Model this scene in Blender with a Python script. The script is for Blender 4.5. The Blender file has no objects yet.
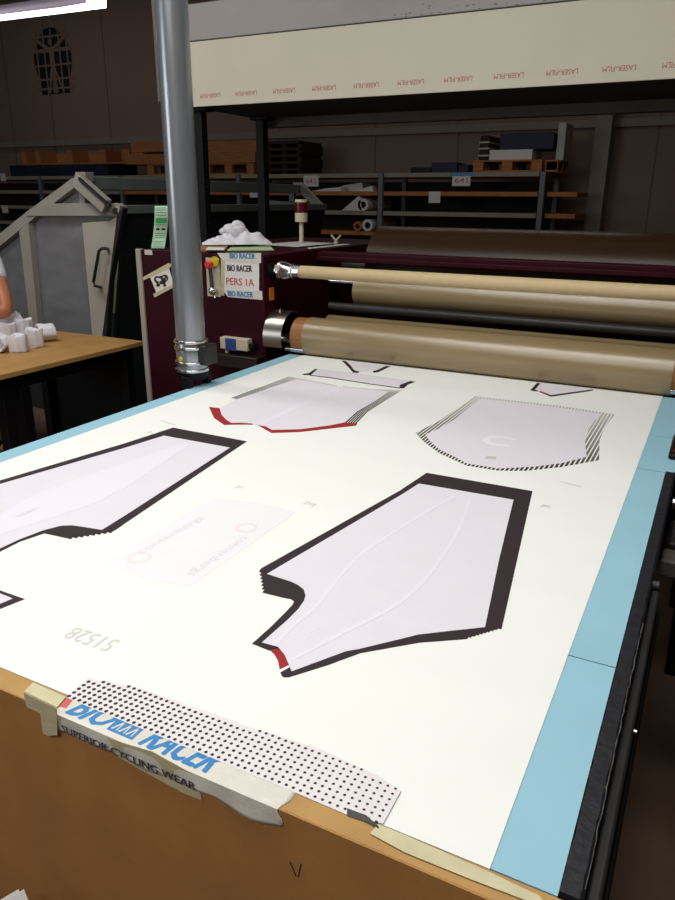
import bpy, bmesh, math, random
from mathutils import Vector, Matrix
from mathutils.geometry import tessellate_polygon
PI = math.pi
SC = bpy.context.scene
COL = SC.collection
random.seed(7)

# ------------------------------------------------------------------ camera
CX, CY, F = 337.5, 450.0, 728.0
def _n(v): return Vector(v).normalized()
dY = _n((734 - CX, 202 - CY, F))
dX = -_n((-1185 - CX, 187 - CY, F))
dX = (dX - dY * dX.dot(dY)).normalized()
dZ = dX.cross(dY)
if dZ.y > 0: dZ = -dZ
RM = Matrix((dX, dY, dZ))
CAM = Vector((0, 0, 1.6))
def ray(px, py): return RM @ Vector(((px - CX) / F, (py - CY) / F, 1.0))
def at_z(px, py, z):
    d = ray(px, py); return CAM + d * ((z - CAM.z) / d.z)
def at_y(px, py, y):
    d = ray(px, py); return CAM + d * (y / d.y)
def at_x(px, py, x):
    d = ray(px, py); return CAM + d * (x / d.x)
cam_d = bpy.data.cameras.new('camera'); cam = bpy.data.objects.new('camera', cam_d); COL.objects.link(cam)
cam_d.sensor_fit = 'HORIZONTAL'; cam_d.sensor_width = 36.0; cam_d.lens = F / 675.0 * 36.0
cam_d.clip_start = 0.02; cam_d.clip_end = 200
m3 = Matrix((RM.col[0], -RM.col[1], -RM.col[2])).transposed()
cam.matrix_world = Matrix.Translation(CAM) @ m3.to_4x4()
SC.camera = cam

# ------------------------------------------------------------------ materials
def lin(c):
    def f(v):
        v /= 255.0
        return v / 12.92 if v <= 0.04045 else ((v + 0.055) / 1.055) ** 2.4
    return (f(c[0]), f(c[1]), f(c[2]), 1.0)
def mat(name, c, rough=0.6, metal=0.0, var=0.0, scale=8.0, bump=0.0, bscale=None, stretch=None, spec=0.5, c2=None, trans=0.0, alpha=1.0, sheen=0.0):
    m = bpy.data.materials.new(name); m.use_nodes = True
    nt = m.node_tree; N = nt.nodes; L = nt.links
    b = N['Principled BSDF']
    b.inputs['Roughness'].default_value = rough; b.inputs['Metallic'].default_value = metal
    b.inputs['Specular IOR Level'].default_value = spec
    if trans: b.inputs['Transmission Weight'].default_value = trans
    if alpha < 1: b.inputs['Alpha'].default_value = alpha
    if sheen: b.inputs['Sheen Weight'].default_value = sheen
    base = lin(c)
    tc = N.new('ShaderNodeTexCoord'); mp = N.new('ShaderNodeMapping'); L.new(tc.outputs['Object'], mp.inputs['Vector'])
    if stretch: mp.inputs['Scale'].default_value = stretch
    if var or c2:
        no = N.new('ShaderNodeTexNoise'); no.inputs['Scale'].default_value = scale; no.inputs['Detail'].default_value = 5
        L.new(mp.outputs['Vector'], no.inputs['Vector'])
        cr = N.new('ShaderNodeValToRGB'); cr.color_ramp.elements[0].position = 0.3; cr.color_ramp.elements[1].position = 0.7
        if c2: a0, a1 = base, lin(c2)
        else:
            a0 = tuple(max(0, x * (1 - var)) for x in base[:3]) + (1,); a1 = tuple(min(1, x * (1 + var)) for x in base[:3]) + (1,)
        cr.color_ramp.elements[0].color = a0; cr.color_ramp.elements[1].color = a1
        L.new(no.outputs['Fac'], cr.inputs['Fac']); L.new(cr.outputs['Color'], b.inputs['Base Color'])
    else:
        b.inputs['Base Color'].default_value = base
    if bump:
        n2 = N.new('ShaderNodeTexNoise'); n2.inputs['Scale'].default_value = bscale or scale; n2.inputs['Detail'].default_value = 4
        L.new(mp.outputs['Vector'], n2.inputs['Vector'])
        bp = N.new('ShaderNodeBump'); bp.inputs['Strength'].default_value = bump; bp.inputs['Distance'].default_value = 0.01
        L.new(n2.outputs['Fac'], bp.inputs['Height']); L.new(bp.outputs['Normal'], b.inputs['Normal'])
    return m
def emit(name, c, s):
    m = bpy.data.materials.new(name); m.use_nodes = True; nt = m.node_tree
    nt.nodes.remove(nt.nodes['Principled BSDF'])
    e = nt.nodes.new('ShaderNodeEmission'); e.inputs['Color'].default_value = lin(c); e.inputs['Strength'].default_value = s
    nt.links.new(e.outputs['Emission'], nt.nodes['Material Output'].inputs['Surface']); return m

M = {}
M['paper'] = mat('transfer_paper_white', (239, 241, 237), 0.75, var=0.012, scale=3, bump=0.05, bscale=4, stretch=(1, 3, 1), spec=0.2)
M['ink'] = mat('printed_black_ink', (52, 42, 46), 0.7, var=0.1, scale=20, spec=0.25)
M['inkred'] = mat('printed_red_ink', (158, 42, 46), 0.7, var=0.08, scale=20, spec=0.25)
M['inkgrey'] = mat('printed_grey_ink', (196, 194, 190), 0.75, var=0.1, scale=60, spec=0.2)
M['inkpale'] = mat('printed_pale_grey_ink', (212, 211, 207), 0.75, spec=0.2)
M['fabric'] = mat('lavender_white_fabric', (226, 222, 230), 0.9, var=0.015, scale=12, bump=0.04, bscale=400, spec=0.1, sheen=0.1)
M['fabric_pale'] = mat('lavender_white_sheer_fabric', (234, 233, 238), 0.9, var=0.01, scale=12, spec=0.1)
M['fabric_light'] = mat('lighter_fabric_band', (230, 226, 236), 0.9, spec=0.1)
M['fabric_grey'] = mat('show_through_grey', (220, 217, 224), 0.9, spec=0.1)
M['fabric_bright'] = mat('bright_show_through_white', (237, 234, 240), 0.9, spec=0.1)
M['fabric_pink'] = mat('show_through_pink', (233, 223, 227), 0.9, spec=0.1)
M['blue'] = mat('light_blue_sheet', (150, 195, 212), 0.65, var=0.035, scale=5, spec=0.25)
M['mdf'] = mat('brown_fibreboard', (172, 124, 72), 0.7, var=0.1, scale=7, bump=0.05, bscale=60, spec=0.25)
M['mdf_edge'] = mat('tan_fibreboard_edge', (178, 140, 86), 0.7, var=0.1, scale=14, spec=0.25)
M['table_tan'] = mat('tan_worktable_board', (176, 134, 78), 0.55, var=0.1, scale=9, spec=0.35)
M['masking'] = mat('masking_tape', (202, 194, 158), 0.6, var=0.07, scale=30, bump=0.15, bscale=60)
M['tape_white'] = mat('white_glossy_packing_tape', (218, 215, 205), 0.3, var=0.05, scale=25, bump=0.2, bscale=40)
M['tape_blue'] = mat('blue_tape_print', (44, 128, 190), 0.4)
M['tape_navy'] = mat('navy_tape_print', (58, 62, 84), 0.4)
M['tape_red'] = mat('red_tape_print', (206, 86, 84), 0.4)
M['dot_sheet'] = mat('white_perforated_sheet', (228, 222, 224), 0.7, var=0.02, scale=20)
M['black'] = mat('black_print', (38, 30, 30), 0.7)
M['rail'] = mat('worn_black_rubber_edge', (20, 22, 30), 0.55, var=0.4, scale=40, bump=0.15, bscale=80)
M['worn'] = mat('worn_fibre_line', (84, 80, 74), 0.8, var=0.4, scale=80)
M['dsteel'] = mat('dark_grey_steel', (54, 54, 54), 0.45, 0.5, var=0.15, scale=10)
M['blackm'] = mat('black_painted_metal', (13, 13, 15), 0.5, var=0.3, scale=10, spec=0.2)
M['burg'] = mat('burgundy_painted_steel', (50, 8, 23), 0.45, var=0.06, scale=5, spec=0.12)
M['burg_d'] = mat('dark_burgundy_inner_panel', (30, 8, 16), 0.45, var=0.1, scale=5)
M['trim'] = mat('beige_grey_trim', (168, 160, 148), 0.5, var=0.05)
M['felt'] = mat('tan_press_belt', (142, 122, 86), 0.3, var=0.05, scale=6, bump=0.05, bscale=300, stretch=(1, 6, 6), spec=1.0)
M['felt_d'] = mat('brown_press_blanket', (54, 37, 22), 0.3, var=0.06, scale=6, bump=0.05, bscale=300, spec=0.22)
M['core'] = mat('orange_wood_core', (150, 100, 52), 0.5, var=0.2, scale=20, stretch=(1, 5, 5))
M['card'] = mat('beige_cardboard_tube', (200, 178, 136), 0.6, var=0.04, scale=30)
M['chrome'] = mat('brushed_chrome', (205, 205, 208), 0.22, 1.0, var=0.04, scale=30)
M['steelb'] = mat('brushed_steel_guard', (190, 184, 176), 0.32, 1.0, var=0.06, scale=6, stretch=(1, 20, 20))
M['galv'] = mat('galvanised_steel_duct', (160, 166, 172), 0.25, 0.65, var=0.09, scale=4, stretch=(6, 6, 1), bump=0.04, bscale=20)
M['gpaint'] = mat('grey_painted_steel_frame', (164, 160, 150), 0.5, var=0.08, scale=7)
M['gpaint_l'] = mat('light_grey_painted_door', (184, 178, 164), 0.5, var=0.05, scale=5)
M['gpaint_d'] = mat('grey_green_painted_beam', (112, 120, 116), 0.5, var=0.1, scale=6)
M['dark_side'] = mat('dark_green_grey_side_sheet', (24, 30, 31), 0.5, var=0.15, scale=4)
M['pexi'] = mat('hazy_plexiglass', (140, 140, 144), 0.28, var=0.16, scale=5, stretch=(1, 1, 2), spec=0.6, alpha=0.62)
M['cream'] = mat('cream_film_panel', (212, 206, 186), 0.5, var=0.02, scale=4)
M['hood_grey'] = mat('blue_grey_cover_sheet', (160, 156, 155), 0.5, var=0.05, scale=4)
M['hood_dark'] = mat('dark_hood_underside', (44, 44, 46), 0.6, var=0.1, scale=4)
M['hood_beam'] = mat('grey_brown_hood_beam', (98, 92, 88), 0.55, var=0.05)
M['redprint'] = mat('red_film_print', (178, 84, 70), 0.6)
M['floor'] = mat('dark_brown_floor', (112, 90, 74), 0.6, var=0.2, scale=2.5, bump=0.05, bscale=30, spec=0.3)
M['wall'] = mat('grey_brown_wall_panel', (150, 126, 112), 0.8, var=0.04, scale=0.7)
M['wall_seam'] = mat('dark_wall_seam', (122, 102, 90), 0.8)
M['steelcol'] = mat('taupe_steel_column', (150, 138, 128), 0.6, var=0.05)
M['ceil'] = mat('dark_ceiling', (70, 62, 60), 0.9)
M['logo'] = mat('black_wall_emblem', (24, 24, 26), 0.7)
M['wood'] = mat('pallet_wood', (178, 116, 66), 0.75, var=0.2, scale=6, stretch=(1, 8, 8))
M['wood_o'] = mat('orange_particle_board', (186, 118, 64), 0.7, var=0.12, scale=8)
M['shelfgrey'] = mat('beige_grey_shelf_board', (160, 150, 134), 0.7, var=0.08, scale=6)
M['rack'] = mat('grey_rack_upright', (112, 122, 128), 0.5, var=0.05)
M['white'] = mat('white_sheet_paper', (232, 230, 226), 0.7, var=0.02)
M['cloth'] = mat('white_cotton_cloth', (226, 224, 232), 0.9, var=0.02, bump=0.1, bscale=200, spec=0.1)
M['green'] = mat('pale_green_card', (176, 200, 146), 0.7, var=0.03)
M['greenlab'] = mat('green_printed_label', (184, 222, 190), 0.6, var=0.05, scale=10)
M['greenink'] = mat('strong_green_print', (58, 176, 102), 0.6)
M['redp'] = mat('red_knob_plastic', (214, 44, 36), 0.35)
M['yel'] = mat('yellow_plastic', (214, 190, 40), 0.4)
M['beige'] = mat('beige_plastic', (204, 192, 166), 0.5, var=0.04)
M['darkred'] = mat('dark_red_lamp_lens', (84, 16, 18), 0.25)
M['lcd'] = mat('blue_label', (38, 66, 128), 0.4, var=0.3, scale=60)
M['orange'] = mat('orange_decal', (196, 112, 30), 0.5)
M['rope_red'] = mat('red_letter_print', (200, 70, 66), 0.6)
M['navy'] = mat('dark_navy_tarp', (24, 30, 58), 0.6, var=0.3, scale=6, bump=0.6, bscale=5)
M['darkbox'] = mat('dark_cardboard', (46, 38, 34), 0.8, var=0.2)
M['skin'] = mat('skin', (186, 116, 82), 0.5, var=0.04, scale=10)
M['shirt'] = mat('pale_grey_tshirt', (206, 208, 214), 0.9, var=0.03)
M['jeans'] = mat('dark_blue_trousers', (44, 52, 78), 0.9, var=0.1)
M['hair'] = mat('dark_brown_hair', (52, 36, 28), 0.6, var=0.2, scale=40)
M['eye'] = mat('eye_white', (235, 232, 228), 0.3)
M['lip'] = mat('lip', (172, 96, 88), 0.5)
M['cartonb'] = mat('brown_carton', (160, 118, 74), 0.8, var=0.08)
M['tube_emit'] = emit('fluorescent_tube_glow', (245, 246, 255), 4.0)
M['lampbody'] = mat('lamp_reflector_sheet', (92, 76, 88), 0.5)

def stripes(name, period):
    m = bpy.data.materials.new(name); m.use_nodes = True; nt = m.node_tree; N = nt.nodes; L = nt.links
    b = N['Principled BSDF']; b.inputs['Roughness'].default_value = 0.75; b.inputs['Specular IOR Level'].default_value = 0.2
    g = N.new('ShaderNodeNewGeometry'); s = N.new('ShaderNodeSeparateXYZ'); L.new(g.outputs['Position'], s.inputs[0])
    d = N.new('ShaderNodeMath'); d.operation = 'DIVIDE'; d.inputs[1].default_value = period; L.new(s.outputs['X'], d.inputs[0])
    fr = N.new('ShaderNodeMath'); fr.operation = 'FRACT'; L.new(d.outputs[0], fr.inputs[0])
    gt = N.new('ShaderNodeMath'); gt.operation = 'GREATER_THAN'; gt.inputs[1].default_value = 0.36; L.new(fr.outputs[0], gt.inputs[0])
    mr = N.new('ShaderNodeMapRange'); mr.inputs['From Min'].default_value = 2.05; mr.inputs['From Max'].default_value = 2.65
    mr.inputs['To Min'].default_value = 1.0; mr.inputs['To Max'].default_value = 0.45; L.new(s.outputs['Y'], mr.inputs['Value'])
    ml = N.new('ShaderNodeMath'); ml.operation = 'MULTIPLY'; L.new(gt.outputs[0], ml.inputs[0]); L.new(mr.outputs[0], ml.inputs[1])
    mx = N.new('ShaderNodeMix'); mx.data_type = 'RGBA'; L.new(ml.outputs[0], mx.inputs['Factor'])
    mx.inputs['A'].default_value = lin((236, 236, 230)); mx.inputs['B'].default_value = lin((56, 50, 50))
    L.new(mx.outputs['Result'], b.inputs['Base Color']); return m
M['stripe'] = stripes('printed_stripe_ink', 0.0118)

def fade(name, y0, y1, c0, c1):
    m = bpy.data.materials.new(name); m.use_nodes = True; nt = m.node_tree; N = nt.nodes; L = nt.links
    b = N['Principled BSDF']; b.inputs['Roughness'].default_value = 0.75; b.inputs['Specular IOR Level'].default_value = 0.2
    g = N.new('ShaderNodeNewGeometry'); s = N.new('ShaderNodeSeparateXYZ'); L.new(g.outputs['Position'], s.inputs[0])
    mr = N.new('ShaderNodeMapRange'); mr.inputs['From Min'].default_value = y0; mr.inputs['From Max'].default_value = y1; L.new(s.outputs['Y'], mr.inputs['Value'])
    mx = N.new('ShaderNodeMix'); mx.data_type = 'RGBA'; L.new(mr.outputs[0], mx.inputs['Factor'])
    mx.inputs['A'].default_value = lin(c0); mx.inputs['B'].default_value = lin(c1); L.new(mx.outputs['Result'], b.inputs['Base Color']); return m
M['fade'] = fade('fading_stripe_print', 2.25, 2.75, (50, 46, 46), (168, 163, 156))

# ------------------------------------------------------------------ mesh builder
class MB:
    def __init__(self): self.bm = bmesh.new()
    def face(self, pts, mi=0):
        f = self.bm.faces.new([self.bm.verts.new(p) for p in pts]); f.material_index = mi; return f
    def mesh(self, vs, fs, mi=0):
        v = [self.bm.verts.new(p) for p in vs]
        for f in fs:
            try:
                q = self.bm.faces.new([v[i] for i in f]); q.material_index = mi
            except ValueError: pass
    def box(self, x0, x1, y0, y1, z0, z1, mi=0):
        vs = [(x, y, z) for z in (z0, z1) for y in (y0, y1) for x in (x0, x1)]
        self.mesh(vs, [(0, 2, 3, 1), (4, 5, 7, 6), (0, 1, 5, 4), (2, 6, 7, 3), (0, 4, 6, 2), (1, 3, 7, 5)], mi); return self
    def prism(self, pts, off, mi=0):
        pts = [Vector(p) for p in pts]; off = Vector(off); n = len(pts)
        tr = tessellate_polygon([pts])
        vs = pts + [p + off for p in pts]
        fs = [tuple(t) for t in tr] + [tuple(i + n for i in reversed(t)) for t in tr] + [(i, (i + 1) % n, n + (i + 1) % n, n + i) for i in range(n)]
        self.mesh(vs, fs, mi); return self
    def bar(self, p0, p1, w, h, up=(0, 0, 1), mi=0):
        p0 = Vector(p0); p1 = Vector(p1); d = (p1 - p0).normalized(); u = Vector(up)
        s = d.cross(u).normalized(); u = s.cross(d).normalized()
        q = [p0 + s * a * w / 2 + u * b * h / 2 for a, b in ((-1, -1), (1, -1), (1, 1), (-1, 1))]
        self.prism(q, p1 - p0, mi); return self
    def lathe(self, p0, d, prof, seg=32, mi=0, a0=0.0, a1=2 * PI):
        p0 = Vector(p0); d = Vector(d).normalized()
        s = d.orthogonal().normalized(); t = d.cross(s)
        full = abs(a1 - a0 - 2 * PI) < 1e-6; n = seg if full else seg + 1
        vs = []
        for (h, r) in prof:
            for i in range(n):
                a = a0 + (a1 - a0) * i / seg
                vs.append(p0 + d * h + (s * math.cos(a) + t * math.sin(a)) * max(r, 1e-4))
        fs = []
        for k in range(len(prof) - 1):
            for i in range(n if full else n - 1):
                j = (i + 1) % n; fs.append((k * n + i, k * n + j, (k + 1) * n + j, (k + 1) * n + i))
        if full: fs += [tuple(reversed(range(n))), tuple(range((len(prof) - 1) * n, len(prof) * n))]
        self.mesh(vs, fs, mi); return self
    def cyl(self, p0, p1, r, r1=None, seg=24, mi=0):
        p0 = Vector(p0); p1 = Vector(p1); L = (p1 - p0).length
        return self.lathe(p0, p1 - p0, [(0, r), (L, r if r1 is None else r1)], seg, mi)
    def tube(self, pts, r, seg=10, mi=0):
        pts = [Vector(p) for p in pts]; n = len(pts); vs = []; fs = []
        up = Vector((0.013, 0.21, 0.97))
        for i, p in enumerate(pts):
            d = (pts[min(i + 1, n - 1)] - pts[max(i - 1, 0)]).normalized()
            s = d.cross(up); s = s.normalized() if s.length > 1e-3 else Vector((1, 0, 0)); t = s.cross(d)
            rr = r[i] if isinstance(r, (list, tuple)) else r
            for k in range(seg): a = 2 * PI * k / seg; vs.append(p + (s * math.cos(a) + t * math.sin(a)) * rr)
        for i in range(n - 1):
            for k in range(seg): j = (k + 1) % seg; fs.append((i * seg + k, i * seg + j, (i + 1) * seg + j, (i + 1) * seg + k))
        fs += [tuple(reversed(range(seg))), tuple(range((n - 1) * seg, n * seg))]
        self.mesh(vs, fs, mi); return self
    def grid(self, fn, nu, nv, mi=0):
        vs = [fn(i / nu, j / nv) for j in range(nv + 1) for i in range(nu + 1)]
        fs = [(j * (nu + 1) + i, j * (nu + 1) + i + 1, (j + 1) * (nu + 1) + i + 1, (j + 1) * (nu + 1) + i) for j in range(nv) for i in range(nu)]
        self.mesh(vs, fs, mi); return self
    def text(self, s, p, u, v, w, h, th=0.0004, mi=0, mirror=False):
        """lettering in the frame p + a*u + b*v, a in 0..w, b in 0..h"""
        cu = bpy.data.curves.new('t', 'FONT'); cu.body = s; cu.resolution_u = 2
        o = bpy.data.objects.new('t', cu); COL.objects.link(o)
        bpy.context.view_layer.update()
        dg = bpy.context.evaluated_depsgraph_get()
        me = bpy.data.meshes.new_from_object(o.evaluated_get(dg))
        xs = [q.co.x for q in me.vertices]; ys = [q.co.y for q in me.vertices]
        x0, x1, y0, y1 = min(xs), max(xs), min(ys), max(ys)
        p = Vector(p); u = Vector(u).normalized(); v = Vector(v).normalized(); nrm = u.cross(v)
        vs = []
        for q in me.vertices:
            a = (q.co.x - x0) / (x1 - x0) * w; b = (q.co.y - y0) / (y1 - y0) * h
            if mirror: a = w - a
            vs.append(p + u * a + v * b + nrm * th)
        self.mesh(vs, [tuple(f.vertices) for f in me.polygons], mi)
        bpy.data.objects.remove(o); bpy.data.curves.remove(cu); bpy.data.meshes.remove(me); return self
    def build(self, name, m, parent=None, smooth=35, bevel=0.0, label=None, fix=True):
        bm = self.bm
        if fix: bmesh.ops.recalc_face_normals(bm, faces=bm.faces)
        co = [v.co for v in bm.verts]
        lo = Vector((min(c.x for c in co), min(c.y for c in co), min(c.z for c in co)))
        hi = Vector((max(c.x for c in co), max(c.y for c in co), max(c.z for c in co)))
        ce = Vector(((lo.x + hi.x) / 2, (lo.y + hi.y) / 2, lo.z))
        for v in bm.verts: v.co -= ce
        me = bpy.data.meshes.new(name); bm.to_mesh(me); bm.free()
        for k in (m if isinstance(m, (list, tuple)) else [m]): me.materials.append(k)
        if smooth:
            me.shade_smooth(); me.set_sharp_from_angle(angle=math.radians(smooth))
        o = bpy.data.objects.new(name, me); COL.objects.link(o)
        o['_w'] = list(ce)
        if parent is not None:
            o.parent = parent; o.location = ce - Vector(parent['_w'])
        else: o.location = ce
        if bevel:
            b = o.modifiers.new('bevel', 'BEVEL'); b.width = bevel; b.segments = 2; b.limit_method = 'ANGLE'; b.angle_limit = math.radians(40)
        if label: o['label'] = label
        return o
def tag(o, label, cat, group=None, kind=None):
    o['label'] = label; o['category'] = cat
    if group: o['group'] = group
    if kind: o['kind'] = kind
    return o
def thing(name, loc, label, cat, group=None):
    o = bpy.data.objects.new(name, None); COL.objects.link(o); o.location = loc; o['_w'] = list(loc); o.empty_display_size = 0.1
    return tag(o, label, cat, group)
def struct(o, label=None):
    o['kind'] = 'structure'
    if label: o['label'] = label
    return o
X, Y, Z = Vector((1, 0, 0)), Vector((0, 1, 0)), Vector((0, 0, 1))

# ------------------------------------------------------------------ room
XW0, XW1, YW0, YW1, ZC = -16.0, 7.0, -5.0, 12.0, 6.2
struct(MB().box(XW0, XW1, YW0, YW1, -0.1, 0).build('floor', M['floor'], smooth=0))
struct(MB().box(XW0, XW1, YW0, YW1, ZC, ZC + 0.1).build('ceiling', M['ceil'], smooth=0))
wb = struct(MB().box(XW0, XW1, YW1, YW1 + 0.1, 0, ZC).build('wall_back', M['wall'], smooth=0))
struct(MB().box(XW0 - 0.1, XW0, YW0, YW1, 0, ZC).build('wall_left', M['wall'], smooth=0))
struct(MB().box(XW1, XW1 + 0.1, YW0, YW1, 0, ZC).build('wall_right', M['wall'], smooth=0))
struct(MB().box(XW0, XW1, YW0 - 0.1, YW0, 0, ZC).build('wall_front', M['wall'], smooth=0))
b = MB()
for px, py in ((8, 90), (52, 110), (108, 100), (280, 150), (375, 160), (458, 150), (655, 160)):
    x = at_y(px, py, YW1).x; b.box(x - 0.012, x + 0.012, YW1 - 0.006, YW1 - 0.001, 0.3, ZC)
b.build('panel_seam', M['wall_seam'], wb, smooth=0)
struct(MB().box(XW0, XW1, YW1 - 0.09, YW1 - 0.001, 2.60, 2.72).build('trim_1', M['steelcol'], bevel=0.01))
c0 = at_y(592, 170, YW1 - 0.2).x; c1 = at_y(608, 170, YW1 - 0.2).x
b = MB()
b.box(c0, c1, YW1 - 0.34, YW1 - 0.32, 0, ZC).box(c0, c1, YW1 - 0.13, YW1 - 0.11, 0, ZC).box((c0 + c1) / 2 - 0.01, (c0 + c1) / 2 + 0.01, YW1 - 0.32, YW1 - 0.13, 0, ZC)
struct(b.build('trim_2', M['steelcol'], smooth=0))
# emblem on the back wall: arched black field cut by pale grid lines, pale figure with raised arms
def emb(pts, mi, y):  # pts in emblem units: x -1..1, z -1..1
    cx, cz, hw, hh = -12.68, 4.19, 0.53, 0.60
    return [(cx + p[0] * hw, y, cz + p[1] * hh) for p in pts]
arch = [(-0.72, -1), (0.72, -1), (0.78, -0.6), (0.98, -0.1), (0.98, 0.2), (0.82, 0.55)] + [(0.62 * math.cos(a), 0.55 + 0.45 * math.sin(a)) for a in [PI * k / 10 for k in range(1, 10)]] + [(-0.82, 0.55), (-0.98, 0.2), (-0.98, -0.1), (-0.78, -0.6)]
b = MB(); b.prism(emb(arch, 0, YW1 - 0.01), (0, 0.008, 0), 0)
for k in range(4):
    z = 0.74 - k * 0.42 - (0.02 if k else 0); b.prism(emb([(-1, z - 0.03), (1, z - 0.03), (1, z + 0.03), (-1, z + 0.03)], 1, YW1 - 0.013), (0, 0.003, 0), 1)
b.prism(emb([(-1, -0.86), (1, -0.86), (1, -0.80), (-1, -0.80)], 1, YW1 - 0.013), (0, 0.003, 0), 1)
for xx in (-0.78, -0.38, 0.02, 0.42, 0.8):
    b.prism(emb([(xx - 0.035, -1), (xx + 0.035, -1), (xx + 0.035, 0.95), (xx - 0.035, 0.95)], 1, YW1 - 0.0132), (0, 0.003, 0), 1)
fig = [([(0, 0.42), (0, -0.25)], 0.24), ([(-0.92, 0.33), (0.92, 0.33)], 0.10), ([(0.0, 0.30), (-0.72, 0.66)], 0.12), ([(0.0, 0.30), (0.72, 0.66)], 0.12),
       ([(-0.07, -0.2), (-0.28, -0.95)], 0.09), ([(-0.03, -0.2), (-0.06, -0.97)], 0.07), ([(0.05, -0.2), (0.13, -0.97)], 0.07), ([(0.07, -0.2), (0.46, -0.95)], 0.09)]
for k, (pq, wd) in enumerate(fig):
    a, c = Vector((pq[0][0], pq[0][1])), Vector((pq[1][0], pq[1][1])); n = (c - a).normalized(); n = Vector((-n.y, n.x)) * wd / 2
    b.prism(emb([a + n, c + n, c - n, a - n], 1, YW1 - 0.016 - k * 0.0012), (0, 0.004, 0), 1)
b.prism(emb([(0.1 * math.cos(a), 0.57 + 0.11 * math.sin(a)) for a in [2 * PI * k / 14 for k in range(14)]], 1, YW1 - 0.03), (0, 0.004, 0), 1)
tag(b.build('wall_emblem', [M['logo'], M['wall']], smooth=0), 'black arched emblem of a figure with raised arms, high on the back wall', 'emblem')

# ------------------------------------------------------------------ conveyor table
ZT = 0.88
P = lambda x, y: at_z(x, y, ZT)
tb = thing('feed_table', (-0.93, 1.8, 0), 'long waist high feed table covered in blue and white sheets before the press', 'table')
MB().box(-1.81, -0.055, 0.66, 3.03, 0.80, 0.874).build('table_top', M['dsteel'], tb, smooth=0)
MB().box(-1.835, -1.80, 0.64, 3.0, 0.79, 0.872).build('edge_rail', M['blackm'], tb, bevel=0.004)
r = MB()
def rail_fn(n=90):
    vs = []; fs = []
    rnd = random.Random(3)
    for i in range(n + 1):
        y = 0.645 + (2.125 - 0.645) * i / n
        w = rnd.uniform(-0.0011, 0.0011); w2 = rnd.uniform(-0.0008, 0.0008)
        vs += [(-0.052 + w, y, 0.874), (-0.052 + w, y, 0.884), (-0.031 + w2, y, 0.884), (-0.027 + w2, y, 0.881), (-0.027, y, 0.83), (-0.052, y, 0.83)]
    for i in range(n):
        for k in range(6): j = (k + 1) % 6; fs.append((i * 6 + k, i * 6 + j, i * 6 + 6 + j, i * 6 + 6 + k))
    fs += [(0, 1, 2, 3, 4, 5), tuple(n * 6 + k for k in (5, 4, 3, 2, 1, 0))]
    return vs, fs
r.mesh(*rail_fn()); r.build('edge_rail', M['rail'], tb, smooth=0, label='worn black rubber edge rail on the right')
r = MB(); rnd = random.Random(5)
pts = [(-0.028 + rnd.uniform(-0.001, 0.001), 0.66 + 0.6 * i / 40, 0.884) for i in range(41)]
r.tube(pts, [0.0004 + 0.0008 * rnd.random() for _ in pts], 5); r.build('frayed_edge', M['worn'], tb)
MB().box(-0.026, -0.010, 0.62, 1.43, 0.78, 0.868).build('side_profile', M['dsteel'], tb, bevel=0.004)
MB().box(-0.010, -0.003, 0.62, 1.43, 0.76, 0.82).build('side_profile', M['blackm'], tb, bevel=0.002)
MB().cyl((-0.011, at_z(626, 729, 0.855).y, 0.855), (-0.006, at_z(626, 729, 0.855).y, 0.855), 0.004, seg=12).build('bolt', M['chrome'], tb)
MB().cyl((-0.027, 1.46, 0.862), (-0.014, 1.46, 0.862), 0.012, seg=12).build('bolt', M['dsteel'], tb)
for x in (-1.76, -0.11):
    for y in (0.78, 2.6):
        MB().box(x - 0.03, x + 0.03, y - 0.03, y + 0.03, 0, 0.80).build('leg', M['blackm'], tb, bevel=0.004)
MB().box(-1.79, -0.08, 2.57, 2.63, 0.2, 0.26).build('stretcher', M['blackm'], tb, bevel=0.004)
MB().box(-0.056, 0.0, 2.25, 2.47, 0.8795, 0.897).build('end_clamp', M['blackm'], tb, bevel=0.006)
MB().box(-0.046, -0.032, 2.27, 2.31, 0.8975, 0.899).build('decal', M['darkred'], tb)

# right side machinery under the table edge
rm = thing('roller_drive', (0.2, 1.9, 0), 'dark drive frame with chrome shaft and grey bars right of the feed table', 'machine frame')
MB().box(0.10, 0.16, 1.55, 2.95, 0.50, 0.74).build('side_plate', M['blackm'], rm, bevel=0.004)
MB().box(0.04, 0.10, 2.5, 2.95, 0.0, 0.70).build('foot_panel', M['blackm'], rm, bevel=0.004)
MB().cyl((-0.022, at_z(671, 502.5, 0.795).y, 0.795), (0.4, at_z(671, 502.5, 0.795).y, 0.795), 0.018).build('shaft', M['chrome'], rm)
MB().box(-0.022, 0.4, at_z(668, 561, 0.78).y, at_z(668, 548, 0.78).y, 0.735, 0.78).build('cross_bar', M['hood_beam'], rm, bevel=0.006, label='grey cross bar')
MB().box(-0.018, 0.4, at_z(668, 540, 0.78).y, at_z(668, 516, 0.78).y, 0.72, 0.775).build('gearbox', M['dsteel'], rm, bevel=0.01)
MB().box(0.10, 0.16, 2.06, 2.16, 0.741, 0.79).build('bearing_block', M['blackm'], rm, bevel=0.004)
MB().box(0.161, 0.4, 1.55, 2.9, 0.68, 0.715).build('cover_plate', M['blackm'], rm, bevel=0.004)
MB().box(0.30, 0.36, 1.6, 1.66, 0.0, 0.68).build('leg', M['blackm'], rm, bevel=0.004)

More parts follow.
